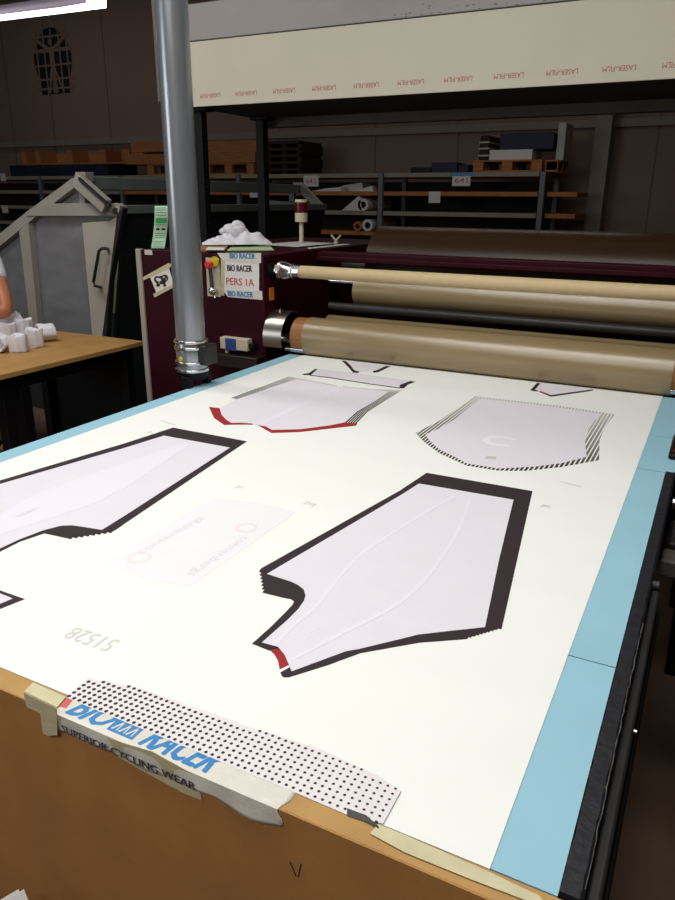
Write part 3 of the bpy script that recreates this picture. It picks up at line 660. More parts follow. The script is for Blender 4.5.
# counter box on the cabinet front
d0 = at_y(219, 337, 2.95); d1 = at_y(247, 352, 2.95)
bx = MB().box(d0.x, d1.x, 2.955, 2.9995, d1.z, d0.z).build('counter_box', M['beige'], pr, bevel=0.004)
l0 = at_y(225, 338, 2.953); l1 = at_y(236, 351, 2.953)
MB().box(l0.x, l1.x, 2.953, 2.956, l1.z, l0.z).build('counter_label', M['lcd'], bx)
MB().box(d1.x, d1.x + 0.03, 2.965, 2.9995, d1.z + 0.01, d0.z - 0.02).build('plug', M['blackm'], bx, bevel=0.004)
MB().cyl((d0.x + 0.03, 2.975, d1.z - 0.02), (d0.x + 0.03, 2.975, d1.z), 0.012, seg=12).build('cable_gland', M['beige'], bx)
# lever plate
YC = 2.9995
def cf(px, py, y=YC): return at_y(px, py, y)
p0 = cf(206, 257.5); p1 = cf(221, 297)
lp = MB().box(p0.x, p1.x, YC - 0.004, YC, p1.z, p0.z).build('lever_plate', M['beige'], pr, bevel=0.001)
k = cf(209.5, 264.5, 2.97); MB().lathe(k, -Y, [(-0.02, 0.012), (0, 0.012), (0.004, 0.02), (0.014, 0.02), (0.02, 0.014)], 20).build('stop_button', M['redp'], lp)
k = cf(214.5, 261.5, 2.99); MB().lathe(k, -Y, [(-0.006, 0.024), (0.003, 0.024)], 20).build('yellow_disc', M['yel'], lp)
ka = cf(210, 267, 2.975); kb = cf(212.5, 291, 2.96)
MB().bar(ka, kb, 0.02, 0.006, up=Y).build('lever_arm', M['dsteel'], lp)
b = MB(); b.lathe(kb + Vector((0, 0.018, 0)), -Y, [(-0.018, 0.01), (0, 0.01)] + [(0.018 - 0.018 * math.cos(a), 0.018 * math.sin(a) + 0.002) for a in [PI * i / 10 for i in range(1, 10)]], 20); b.build('lever_ball', M['chrome'], lp)
MB().tube([kb + Vector((0, 0.01, -0.015)), kb + Vector((0.01, 0.006, -0.035))], 0.004, 8).build('lever_pin', M['chrome'], lp)
# asset label
p0 = cf(144.5, 249.6); p1 = cf(152.5, 255)
MB().box(p0.x, p1.x, YC - 0.001, YC, p1.z, p0.z).build('small_label', M['inkgrey'], pr, smooth=0)

# paper sign on the cabinet
def quad(b, pts, y, th=0.0008, mi=0): b.prism([at_y(px, py, y) for px, py in pts], (0, th, 0), mi)
sg = thing('paper_sign', cf(242, 300, YC - 0.002), 'white paper sign reading PERS 1A taped to the burgundy cabinet', 'sign')
b = MB(); quad(b, [(221, 257), (259, 258), (259, 292), (222, 292)], YC - 0.0018); b.build('sheet', M['white'], sg, smooth=0)
b = MB(); quad(b, [(217, 253), (261, 253), (261, 263), (255, 263.5), (222, 260)], YC - 0.003); t1 = b.build('tape', M['tape_white'], sg, smooth=0)
b = MB(); quad(b, [(222, 290), (262, 291), (262.5, 300), (228, 297)], YC - 0.003); t2 = b.build('tape', M['tape_white'], sg, smooth=0)
b = MB(); quad(b, [(221, 256), (225, 257), (224, 296), (220, 295)], YC - 0.0028); b.build('tape', M['masking'], sg, smooth=0)
def sign_text(s, a, c, h, m, par, y, name='lettering', bold=0.0):
    pa = at_y(*a, y); pc = at_y(*c, y); b = MB()
    for dx in ((0,) if not bold else (-bold, 0, bold)):
        b.text(s, pa + Vector((dx, -0.0002 * (1 + (dx > 0) - (dx < 0) * 0.5), 0)), (1, 0, (pc.z - pa.z) / (pc.x - pa.x)), (0, 0, 1), pc.x - pa.x, h, th=0.0002)
    b.build(name, m, par, smooth=0)
sign_text('BIO RACER', (230, 258.5), (255, 259), 0.026, M['tape_blue'], t1, YC - 0.0036, bold=0.0016)
sign_text('BIO RACER', (228, 296), (253, 297.5), 0.026, M['tape_blue'], t2, YC - 0.0036, bold=0.0016)
sign_text('BIO RACER', (227.5, 271), (252, 272), 0.030, M['black'], sg, YC - 0.0024, bold=0.0016)
sign_text('PERS 1A', (226.5, 284.5), (254, 286.3), 0.034, M['rope_red'], sg, YC - 0.0024, bold=0.0008)
# animal notice
an = thing('paper_notice', cf(160, 292, YC - 0.002), 'tilted white notice with a black animal drawing held by masking tape on the cabinet', 'notice')
b = MB(); quad(b, [(149, 275), (168.5, 267), (174, 285), (157, 294)], YC - 0.0018); b.build('sheet', M['white'], an, smooth=0)
b = MB(); quad(b, [(142.3, 277.5), (168.5, 263), (172, 264.5), (170, 267.5), (152, 276.5), (143, 280.5)], YC - 0.003); b.build('tape', M['masking'], an, smooth=0)
b = MB(); quad(b, [(153, 294), (176, 282.5), (177, 285.5), (154.5, 297.5)], YC - 0.003); b.build('tape', M['masking'], an, smooth=0)
AP = lambda *q: [(130 + x / 7.5, 200 + y / 7.5) for x, y in q]
b = MB(); quad(b, AP((178, 600), (182, 582), (196, 570), (216, 572), (236, 567), (258, 558), (274, 562), (286, 580), (284, 598), (272, 612), (262, 622), (272, 646), (254, 652), (246, 630), (226, 632), (220, 650), (196, 648), (200, 628), (188, 614)), YC - 0.0026)
b.build('animal_drawing', M['black'], an, smooth=0)
b = MB()
for q in (((192, 590), (206, 584), (226, 588), (236, 600), (224, 612), (204, 608)), ((246, 576), (258, 572), (262, 580), (252, 588)), ((266, 590), (276, 588), (272, 600)), ((212, 622), (224, 618), (218, 628))): quad(b, AP(*q), YC - 0.0031)
b.build('animal_highlight', M['white'], an, smooth=0)
# green label standing at the cabinet edge, curled
g0 = Vector((-2.0, 0, 0))
def lab(u, v):
    a = at_y(151 + 13.5 * u + 3.6 * v * 1.0 + 1.2 * math.sin(v * PI), 248.5 - 42.5 * v - 0.0 * u, 3.03 + 0.012 * math.sin(v * 5.5))
    return a
gl = thing('green_label', lab(0.5, 0), 'curled pale green printed label standing on the left end of the burgundy cabinet', 'label')
b = MB(); b.grid(lab, 4, 20); o = b.build('sheet', M['greenlab'], gl, smooth=60); sm = o.modifiers.new('thickness', 'SOLIDIFY'); sm.thickness = 0.0006
def labp(u, v): return lab(u, v) + Vector((0, -0.0015, 0))
b = MB(); b.grid(lambda u, v: labp(0.12 + 0.8 * u, 0.6 + 0.12 * v), 2, 4); b.build('green_block', M['greenink'], gl, smooth=0)
b = MB()
for v0 in (0.05, 0.1, 0.15, 0.25, 0.3, 0.35, 0.55, 0.78, 0.84, 0.9, 0.95): b.grid(lambda u, v: labp(0.12 + 0.75 * u, v0 + 0.012 * v), 3, 1)
b.build('printed_lines', M['dark_side'], gl, smooth=0)
b = MB()
for u0 in (0.18, 0.6): b.grid(lambda u, v: labp(u0 + 0.26 * u, 0.43 + 0.05 * v), 1, 1)
b.build('printed_blocks', M['black'], gl, smooth=0)

# ---- things lying on the cabinet
def heap(cx, cy, z, rx, ry, h, seed, n=56, rot=0.0):
    rnd = random.Random(seed); ph = [rnd.uniform(0, 6.28) for _ in range(12)]
    from mathutils import noise
    b = MB()
    def fn(u, v):
        a = 2 * PI * u; r = v
        ed = 1 + 0.16 * math.sin(3 * a + ph[0]) + 0.1 * math.sin(5 * a + ph[1])
        x = math.cos(a) * r * rx * ed; y = math.sin(a) * r * ry * ed
        q = Vector((x / rx * 1.5 + seed, y / ry * 1.5, seed * 0.37))
        rid = math.sin(noise.noise(q * 0.9) * 8 + ph[2]); rid2 = math.sin(noise.noise(q * 1.7 + Vector((5, 2, 1))) * 7 + ph[3])
        zz = h * (1 - r ** 2.4) * (0.66 + 0.20 * rid + 0.12 * rid2) + 0.002
        if r > 0.999: zz = 0.001
        c, s = math.cos(rot), math.sin(rot)
        return Vector((cx + c * x - s * y, cy + s * x + c * y, z + max(0.001, zz)))
    b.grid(fn, n, 26); bmesh.ops.remove_doubles(b.bm, verts=b.bm.verts, dist=0.0004); return b
TZ = lambda px, py, dz=0.0: at_z(px, py, CZ + dz)
b = MB(); b.prism([TZ(227, 251, 0.002), TZ(274, 250.5, 0.002), TZ(264, 239.5, 0.002), TZ(238, 241, 0.002)], (0, 0, 0.003))
tag(b.build('green_card', M['green'], smooth=0), 'pale green card lying under the white cloth on the cabinet top', 'card')
b = MB(); b.prism([TZ(199, 251.5, 0.001), TZ(225.5, 251.5, 0.001), TZ(228, 247.5, 0.001), TZ(203, 246, 0.001)], (0, 0, 0.012))
tag(b.build('brown_board', M['cartonb'], smooth=0), 'small brown cardboard piece beneath the left end of the white cloth', 'board')
b = MB(); b.prism([TZ(206, 250, 0.0135), TZ(224, 250.3, 0.0135), TZ(225, 248.2, 0.0135), TZ(208, 247.6, 0.0135)], (0, 0, 0.003))
tag(b.build('white_slip', M['white'], smooth=0), 'white paper slip on the cardboard at the front edge of the cabinet top', 'paper')
c = TZ(240, 245.5, 0.006); b = heap(c.x, c.y, CZ + 0.017, 0.15, 0.13, 0.09, 4, rot=0.2); c = TZ(222, 246, 0.006)
b2 = heap(c.x, c.y, CZ + 0.017, 0.12, 0.11, 0.05, 8, rot=0.5)
me_ = bpy.data.meshes.new('tmp'); b2.bm.to_mesh(me_); b2.bm.free(); b.bm.from_mesh(me_); bpy.data.meshes.remove(me_)
c = TZ(240, 245.5, 0.006); rnd = random.Random(21)
for k in range(7):
    a0 = rnd.uniform(0, 2 * PI); rr = rnd.uniform(0.03, 0.085); zc = CZ + 0.06 + rnd.uniform(0.0, 0.05) - rr * 0.25; n = 16; sweep = rnd.uniform(2.2, 4.2)
    ox, oy = rnd.uniform(-0.04, 0.04), rnd.uniform(-0.04, 0.03)
    pts = [(c.x + ox + rr * math.cos(a0 + sweep * i / n), c.y + oy + rr * 0.8 * math.sin(a0 + sweep * i / n), zc + 0.02 * math.sin(3.1 * i / n + k)) for i in range(n + 1)]
    b.tube(pts, [0.004 + 0.022 * math.sin(PI * (i + 0.6) / (n + 1.2)) ** 0.7 for i in range(n + 1)], 12)
tag(b.build('crumpled_cloth', M['cloth'], smooth=80), 'crumpled white cloth heaped on the green card on top of the cabinet', 'cloth')
for k, (pts, lb) in enumerate(((((-2.02, 3.56), (-1.97, 3.50), (-1.97, 4.0), (-2.03, 4.02)), 'loose grey paper on the cabinet top nearest the right edge'), (((-2.36, 3.62), (-2.08, 3.56), (-2.06, 3.98), (-2.34, 4.02)), 'loose grey paper on the cabinet top behind the green card'))):
    b = MB(); b.prism([Vector((x, y, CZ + 0.001 + 0.004 * k)) for x, y in pts], (0, 0, 0.002)); tag(b.build('loose_paper', M['inkgrey'], smooth=0), lb, 'paper', 'loose papers on the cabinet')
tl = at_z(301.5, 244, CZ)
st = thing('signal_tower', tl, 'small signal light with dark red lens on a beige stem behind the cloth', 'signal light')
kz = 0.97
MB().cyl(tl, tl + Vector((0, 0, 0.13)), 0.013, seg=16).build('stem', M['beige'], st)
MB().cyl(tl + Vector((0, 0, 0.125)), tl + Vector((0, 0, 0.176)), 0.037, seg=24).build('lamp_base', M['beige'], st, bevel=0.003)
MB().cyl(tl + Vector((0, 0, 0.176)), tl + Vector((0, 0, 0.233)), 0.036, seg=24).build('lens', M['darkred'], st, bevel=0.004)
MB().cyl(tl + Vector((0, 0, 0.233)), tl + Vector((0, 0, 0.25)), 0.037, seg=24).build('cap', M['beige'], st, bevel=0.004)
w = at_z(336, 244.5, CZ)
b = MB(); b.lathe(w, Z, [(0, 0.014), (0.012, 0.014), (0.018, 0.009), (0.03, 0.009)], 16)
for s in (-1, 1): b.prism([w + Vector((s * 0.004, -0.006, 0.018)), w + Vector((s * 0.034, -0.006, 0.05)), w + Vector((s * 0.03, -0.006, 0.058)), w + Vector((s * 0.002, -0.006, 0.032))], (0, 0.012, 0))
tag(b.build('wing_nut', M['trim'], bevel=0.002), 'pale wing nut standing on the cabinet top near the big drum', 'wing nut')

# ------------------------------------------------------------------ hood over the press
HS = 1.3
hq = lambda z: 1.6 + (z - 1.6) * HS
hd = thing('press_hood', (-1.3, 4.3, hq(2.0)), 'long overhead hood faced with cream film above the press rollers', 'hood')
HX0, HX1, HY = -2.33 * HS, 0.80, 3.0 * HS
fp = MB().box(HX0, HX1, HY, HY + 0.014, hq(2.0), hq(2.266)).build('film_panel', M['cream'], hd, smooth=0)
for k in range(13):
    x = (-2.206 + k * 0.197) * HS
    b = MB(); b.text('LASER-FILM', (x + 0.073, HY - 0.0004, hq(2.051)), (-1, 0, 0), (0, 0, -1), 0.146, 0.023, th=0.0004)
    b.build('film_print', M['redprint'], fp, smooth=0)
MB().box(HX0, HX1, HY + 0.014, HY + 0.74, hq(2.273), hq(2.42)).build('cover', M['hood_grey'], hd, bevel=0.004)
b = MB(); rnd = random.Random(11)
for k in range(60):
    x = rnd.uniform(-1.7, 0.4); z = hq(2.277) + abs(rnd.gauss(0, 0.022)); b.bar((x, HY + 0.0135, z), (x + rnd.uniform(0.003, 0.016), HY + 0.0135, z + rnd.uniform(-0.003, 0.003)), 0.0008, rnd.uniform(0.002, 0.004))
b.build('chipped_paint', M['dsteel'], hd, smooth=0)
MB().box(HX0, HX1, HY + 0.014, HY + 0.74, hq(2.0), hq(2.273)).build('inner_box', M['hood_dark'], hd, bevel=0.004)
MB().box(HX0, HX1, HY + 0.74, HY + 0.82, hq(1.955), hq(2.03)).build('rear_beam', M['hood_beam'], hd, bevel=0.004)
for y, pxr in ((HY + 0.08, 208.5), (HY + 0.66, 268.5)):
    xr = at_y(pxr, 150, y + 0.03).x
    pb = MB().box(xr - 0.062, xr, y - 0.03, y + 0.03, 0.0, hq(2.0)).build('post', M['blackm'], hd, bevel=0.004)
    MB().box(xr - 0.10, xr + 0.045, y - 0.045, y + 0.045, hq(1.985), hq(2.0)).build('post_flange', M['blackm'], hd, bevel=0.003)
    b = MB()
    for i in range(22): b.box(xr - 0.0005, xr + 0.001, y - 0.006, y + 0.006, 1.3 + i * 0.036, 1.312 + i * 0.036)
    b.build('post_holes', M['dsteel'], pb, smooth=0)
for y in (HY + 0.08, HY + 0.66): MB().box(0.72, 0.78, y - 0.03, y + 0.03, 0.0, hq(2.0)).build('post', M['blackm'], hd, bevel=0.004)

# ------------------------------------------------------------------ worktable at left, goods on it, person behind it
wt = thing('worktable', (-3.4, 2.2, 0), 'worktable with tan board top and black frame left of the press', 'table')
WX0, WX1, WY0, WY1, WZ = -3.80, -2.96, 1.2, 3.27, 0.80
MB().box(WX0, WX1, WY0, WY1, WZ - 0.025, WZ).build('table_top', M['table_tan'], wt, bevel=0.002)
b = MB(); b.box(WX0 + 0.05, WX1 - 0.05, WY0 + 0.05, WY0 + 0.11, WZ - 0.10, WZ - 0.025).box(WX0 + 0.05, WX1 - 0.05, WY1 - 0.11, WY1 - 0.05, WZ - 0.10, WZ - 0.025).box(WX1 - 0.11, WX1 - 0.05, WY0 + 0.11, WY1 - 0.11, WZ - 0.10, WZ - 0.025).box(WX0 + 0.05, WX0 + 0.11, WY0 + 0.11, WY1 - 0.11, WZ - 0.10, WZ - 0.025)
b.build('frame', M['blackm'], wt, bevel=0.003)
for x, y in ((WX1 - 0.08, WY0 + 0.08), (WX1 - 0.08, at_x(9, 400, WX1 - 0.05).y), (WX1 - 0.08, at_x(27, 400, WX1 - 0.05).y), (WX1 - 0.08, WY1 - 0.08), (WX0 + 0.08, WY0 + 0.08), (WX0 + 0.08, WY1 - 0.08)):
    MB().box(x - 0.03, x + 0.03, y - 0.03, y + 0.03, 0, WZ - 0.10).build('leg', M['blackm'], wt, bevel=0.003)
MB().box(WX0 + 0.06, WX1 - 0.12, WY1 - 0.06, WY1 - 0.045, 0.04, WZ - 0.10).build('shade_panel', M['blackm'], wt)  # added black sheet standing in for the shade under the table
# rolled white cuffs
def cuff(loc, ang, r, h, seed, label, lying=False):
    rnd = random.Random(seed); n = 36; t = thing('rolled_cuff', loc, label, 'rolled fabric', 'white rolled cuffs on the worktable')
    def ring(rad, z, ph, amp):
        out = []
        for i in range(n):
            a = 2 * PI * i / n; rr = rad * (1 + amp * math.sin(3 * a + ph) + amp * 0.6 * math.sin(7 * a + ph * 2)); out.append((rr * math.cos(a), rr * math.sin(a), z + amp * 1.1 * rad * math.sin(3 * a + ph) * (1 if z > 0.01 else 0)))
        return out
    ph = rnd.uniform(0, 6)
    prof = [(r * 0.9, 0.0, 0.08), (r, h * 0.15, 0.07), (r * 0.97, h * 0.5, 0.07), (r * 1.05, h * 0.85, 0.09), (r * 0.98, h, 0.10), (r * 0.74, h * 0.97, 0.13), (r * 0.68, h * 0.72, 0.14), (r * 0.5, h * 0.84, 0.16), (r * 0.36, h * 0.76, 0.18), (r * 0.1, h * 0.5, 0.1)]
    vs = []
    for rad, z, am in prof: vs += ring(rad, z, ph, am)
    mt = Matrix.Translation(loc)
    if lying: mt = mt @ Matrix.Translation((0, 0, r * 1.02)) @ Matrix.Rotation(ang, 4, 'Z') @ Matrix.Rotation(PI / 2, 4, 'X') @ Matrix.Translation((0, 0, -h / 2))
    vs = [mt @ Vector(v) for v in vs]
    fs = [(k * n + i, k * n + (i + 1) % n, (k + 1) * n + (i + 1) % n, (k + 1) * n + i) for k in range(len(prof) - 1) for i in range(n)] + [tuple(range(n)), tuple((len(prof) - 1) * n + i for i in range(n))]
    b = MB(); b.mesh(vs, fs); b.build('cuff', M['cloth'], t, smooth=70)
W = lambda px, py: at_z(px, py, WZ + 0.001)
cuff(W(19, 351.5), 0, 0.049, 0.090, 1, 'upright white cuff, second of the front row from the picture edge')
cuff(W(35, 347.0), 0, 0.049, 0.101, 2, 'upright white cuff, third of the front row beside the tilted end cuff')
cuff(W(1, 352), 0.4, 0.049, 0.095, 3, 'white cuff with rolled open end at the left picture edge', lying=True)
cuff(W(47, 341), -0.5, 0.049, 0.095, 4, 'white cuff lying open at the right end of the row', lying=True)
cuff(W(25, 339), 0, 0.049, 0.117, 5, 'taller white cuff standing behind the front row, nearer the right end')
cuff(W(8, 342), 0, 0.049, 0.106, 6, 'white cuff standing behind the front row, nearer the picture edge')
c = W(12, 334); tag(heap(c.x, c.y + 0.02, WZ + 0.001, 0.13, 0.07, 0.15, 9).build('white_fabric_pile', M['cloth'], smooth=80), 'pile of white fabric behind the rolled cuffs under the elbow', 'fabric')

# person
def skin_body(name, nodes, edges, root=0, sub=2, parent=None, m=None):
    me = bpy.data.meshes.new(name); me.from_pydata([n[0] for n in nodes], edges, [])
    o = bpy.data.objects.new(name, me); COL.objects.link(o)
    sk = o.modifiers.new('skin', 'SKIN'); sk.use_smooth_shade = True
    for i, nd in enumerate(nodes):
        r = nd[1]; me.skin_vertices[0].data[i].radius = r if isinstance(r, tuple) else (r, r)
    me.skin_vertices[0].data[root].use_root = True
    ss = o.modifiers.new('sub', 'SUBSURF'); ss.levels = sub; ss.render_levels = sub
    bpy.context.view_layer.update(); dg = bpy.context.evaluated_depsgraph_get()
    m2 = bpy.data.meshes.new_from_object(o.evaluated_get(dg)); bpy.data.objects.remove(o); bpy.data.meshes.remove(me)
    b = MB(); b.mesh([v.co.copy() for v in m2.vertices], [tuple(p.vertices) for p in m2.polygons]); bpy.data.meshes.remove(m2)
    return b.build(name, m, parent, smooth=180)
PXX, PYY = -4.06, 3.06
pe = thing('person', (PXX, PYY, 0), 'person in a pale grey t-shirt beside the worktable, only a bent elbow in view', 'person')
KZ = 0.94
el = at_y(8.0, 313, 2.90)            # visible left elbow
def V(x, y, z): return Vector((PXX + x, PYY + y, z * KZ))
sh_l, sh_r = V(0.185, -0.04, 1.33), V(-0.185, -0.04, 1.33)
hand_l = V(0.03, -0.40, 1.06); hand_r = V(-0.14, -0.40, 1.06); el_r = V(-0.28, -0.18, 1.02)
nodes = [(V(0, 0, 0.92), (0.15, 0.11)), (V(0, -0.01, 1.08), (0.125, 0.09)), (V(0, -0.03, 1.26), (0.15, 0.10)), (V(0, -0.04, 1.38), (0.09, 0.07)), (V(0, -0.06, 1.45), 0.052), (V(0, -0.08, 1.52), (0.065, 0.075)), (V(0, -0.09, 1.60), (0.075, 0.09)), (V(0, -0.08, 1.67), (0.06, 0.075)),
         (sh_l, 0.058), (sh_l.lerp(el, 0.5), 0.052), (el, 0.049), (el.lerp(hand_l, 0.3), 0.047), (el.lerp(hand_l, 0.85), 0.028), (hand_l, (0.036, 0.018)),
         (sh_r, 0.058), (sh_r.lerp(el_r, 0.5), 0.047), (el_r, 0.041), (el_r.lerp(hand_r, 0.3), 0.042), (el_r.lerp(hand_r, 0.85), 0.028), (hand_r, (0.036, 0.018)),
         (V(0.09, 0, 0.86), 0.085), (V(0.10, -0.01, 0.5), 0.056), (V(0.10, 0.02, 0.10), 0.040), (V(0.10, -0.10, 0.035), (0.035, 0.034)),
         (V(-0.09, 0, 0.86), 0.085), (V(-0.10, -0.01, 0.5), 0.056), (V(-0.10, 0.02, 0.10), 0.040), (V(-0.10, -0.10, 0.035), (0.035, 0.034))]
edges = [(0, 1), (1, 2), (2, 3), (3, 4), (4, 5), (5, 6), (6, 7), (3, 8), (8, 9), (9, 10), (10, 11), (11, 12), (12, 13), (3, 14), (14, 15), (15, 16), (16, 17), (17, 18), (18, 19), (0, 20), (20, 21), (21, 22), (22, 23), (0, 24), (24, 25), (25, 26), (26, 27)]
# fingers on both hands
for hi, hd_, sgn in ((13, hand_l, -1), (19, hand_r, 1)):
    for k, (off, ln) in enumerate(((-0.024, 0.066), (-0.008, 0.075), (0.008, 0.07), (0.024, 0.055))):
        a = len(nodes); base = hd_ + Vector((off, -0.03, 0.0))
        nodes += [(base, 0.0095), (base + Vector((0, -ln * 0.5, -0.008)), 0.0085), (base + Vector((0, -ln * 0.8, -0.03)), 0.007)]; edges += [(hi, a), (a, a + 1), (a + 1, a + 2)]
    a = len(nodes); nodes += [(hd_ + Vector((sgn * 0.035, 0.0, 0)), 0.011), (hd_ + Vector((sgn * 0.055, -0.03, -0.012)), 0.009)]; edges += [(hi, a), (a, a + 1)]
skin_body('body', nodes, edges, 0, 2, pe, M['skin'])
# t-shirt
sl = 0.50
nodes = [(V(0, 0, 0.90), (0.165, 0.125)), (V(0, -0.01, 1.08), (0.145, 0.108)), (V(0, -0.03, 1.26), (0.168, 0.118)), (V(0, -0.04, 1.385), (0.10, 0.082)), (sh_l, 0.072), (sh_l.lerp(el, 0.3), 0.064), (sh_l.lerp(el, 0.47), 0.062), (sh_r, 0.072), (sh_r.lerp(el_r, 0.3), 0.064), (sh_r.lerp(el_r, 0.47), 0.062)]
skin_body('shirt', nodes, [(0, 1), (1, 2), (2, 3), (3, 4), (4, 5), (5, 6), (3, 7), (7, 8), (8, 9)], 0, 2, pe, M['shirt'])
nodes = [(V(0, 0, 0.93), (0.16, 0.12)), (V(0.09, 0, 0.84), 0.098), (V(0.10, -0.01, 0.5), 0.072), (V(0.10, 0.02, 0.09), 0.062), (V(-0.09, 0, 0.84), 0.098), (V(-0.10, -0.01, 0.5), 0.072), (V(-0.10, 0.02, 0.09), 0.062)]
skin_body('trousers', nodes, [(0, 1), (1, 2), (2, 3), (0, 4), (4, 5), (5, 6)], 0, 2, pe, M['jeans'])
def ball(c, r, m, name, sc=(1, 1, 1)):
    b = MB(); n = 20
    def fn(u, v): a = 2 * PI * u; e = PI * (v - 0.5); return Vector(c) + Vector((math.cos(a) * math.cos(e) * r * sc[0], math.sin(a) * math.cos(e) * r * sc[1], math.sin(e) * r * sc[2]))
    b.grid(fn, n, 12); bmesh.ops.remove_doubles(b.bm, verts=b.bm.verts, dist=1e-5); return b.build(name, m, pe, smooth=180)
ball(V(0, -0.055, 1.635), 0.093, M['hair'], 'hair', (0.95, 1.05, 1.05))
for s in (-1, 1):
    ball(V(0.03 * s, -0.164, 1.60), 0.0085, M['eye'], 'eye'); ball(V(0.03 * s, -0.1705, 1.60), 0.0042, M['black'], 'pupil'); ball(V(0.076 * s, -0.085, 1.585), 0.024, M['skin'], 'ear', (0.4, 0.8, 1.2))
    MB().bar(V(0.10 * s, 0.06, 0.0) + Vector((0, 0, 0.022)), V(0.10 * s, -0.18, 0.0) + Vector((0, 0, 0.022)), 0.085, 0.044).build('shoe', M['blackm'], pe, bevel=0.015)
b = MB(); b.mesh([V(-0.014, -0.17, 1.56), V(0.014, -0.17, 1.56), V(0, -0.195, 1.562), V(0, -0.165, 1.605)], [(0, 1, 2), (0, 2, 3), (1, 3, 2)]); b.build('nose', M['skin'], pe)
ball(V(0, -0.158, 1.535), 0.02, M['lip'], 'mouth', (1.1, 0.5, 0.35))

# ------------------------------------------------------------------ grey gabled machine behind the worktable
YG, YG2 = 3.9, 6.85
gm = thing('gabled_machine', (-4.2, 5.2, 0), 'long grey machine with gabled steel frame and hazy windows behind the worktable', 'machine')
g = lambda px, py, y=YG: at_y(px, py, y)
def poly(name, pts, m, y=YG, th=0.05, parent=gm, bevel=0.003, label=None):
    b = MB(); b.prism([g(px, py, y) for px, py in pts], (0, th, 0)); return b.build(name, m, parent, smooth=0, bevel=bevel, label=label)
poly('rafter', [(-40, 262), (0, 233), (26, 212), (72, 178), (79, 178), (79, 184), (33, 219), (0, 246), (-40, 276)], M['gpaint'], th=0.06)
poly('tie_beam', [(27, 214), (48, 203.5), (117, 203), (120, 206), (118, 216), (26, 216)], M['gpaint'], y=YG - 0.01, th=0.05)
poly('king_post', [(79, 184), (84.5, 184), (85, 204), (79.5, 204)], M['gpaint'])
poly('ridge_cap', [(75, 172), (85, 172), (85, 182), (75, 182)], M['gpaint'], y=YG - 0.02, th=0.08)
b = MB(); b.bar(g(76, 179, YG - 0.05), g(107, 206.5, YG - 0.05), 0.10, 0.05, up=Y); st_ = b.build('strut', M['gpaint'], gm, bevel=0.006)
b = MB(); b.bar(g(79, 178.5, YG - 0.085), g(110, 206, YG - 0.085), 0.02, 0.015, up=Y); b.build('gas_rod', M['dsteel'], st_)
MB().cyl(g(115.5, 211, YG - 0.02), g(115.5, 211, YG - 0.005), 0.022, seg=14).build('bolt', M['dsteel'], gm)
mp = MB(); mp.prism([g(19, 231), g(28, 222), g(40, 345), g(32, 345)], (0, 0.06, 0)); mp.build('mullion', M['gpaint'], gm, smooth=0, bevel=0.003)
poly('door', [(82, 223), (110, 221), (117, 216), (110, 275), (101, 345), (93, 345)], M['gpaint_l'], y=YG + 0.005, th=0.04)
h = [g(101, 249, YG + 0.0), g(101, 249, YG - 0.06), g(104, 247, YG - 0.07), g(106.5, 249, YG - 0.06)]
b = MB(); b.tube([g(107.5, 249, YG + 0.0), g(107, 248.5, YG - 0.05), g(102, 248.5, YG - 0.055), g(99, 251, YG - 0.055), g(93.5, 282, YG - 0.055), g(94.5, 285.5, YG - 0.055), g(100, 287, YG - 0.05), g(100.5, 287, YG + 0.0)], 0.011, 10); b.build('door_handle', M['dsteel'], gm)
b = MB(); b.prism([g(117, 214, YG - 0.015), g(123, 208, YG - 0.015), g(110, 280, YG - 0.015), g(106, 345, YG - 0.015), g(101, 345, YG - 0.015)], (0, 0.05, 0)); b.build('corner_post', M['dsteel'], gm, smooth=0, bevel=0.003)
poly('window_pane', [(28, 216), (118, 216), (101, 345), (40, 345)], M['pexi'], y=YG + 0.05, th=0.006, bevel=0)
poly('window_pane', [(-40, 276), (0, 246), (20, 230), (32, 345), (-40, 345)], M['pexi'], y=YG + 0.05, th=0.006, bevel=0)
poly('window_pane', [(50, 204), (76, 184), (100, 203)], M['pexi'], y=YG + 0.05, th=0.006, bevel=0)
rx = g(78, 176).x; rz = g(78, 176).z
MB().box(rx - 0.04, rx + 0.04, YG + 0.06, YG2 + 0.05, rz - 0.085, rz).build('ridge_beam', M['gpaint_d'], gm, bevel=0.004)
# far gable
sx = g(119, 210).x; sz = g(119, 206).z; lx = rx - 1.9
def far(pts, m, name, y=YG2, th=0.05): b = MB(); b.prism([(x, y, z) for x, z in pts], (0, th, 0)); return b.build(name, m, gm, smooth=0, bevel=0.003)
q = lambda px, py: (lambda v: (v.x, v.z))(at_y(px, py, YG2))
far([(rx - 0.05, rz + 0.02), (rx + 0.05, rz + 0.02), q(322, 205), q(318, 210), q(296, 190)], M['gpaint'], 'rafter')
far([q(262, 200), q(319, 204), q(319, 209), q(262, 207)], M['gpaint_d'], 'tie_beam')
far([q(289, 186), q(294, 186), q(294, 202), q(289, 202)], M['gpaint_d'], 'king_post')
far([q(323, 207), q(319, 207), q(311, 250), q(315, 250)], M['gpaint_d'], 'corner_post')
far([q(270, 206), q(318, 208), q(308, 262), q(270, 262)], M['pexi'], 'window_pane', YG2 + 0.05, 0.006)
far([q(284, 213), q(287, 213), q(297, 236), q(294, 237)], M['dsteel'], 'strut')
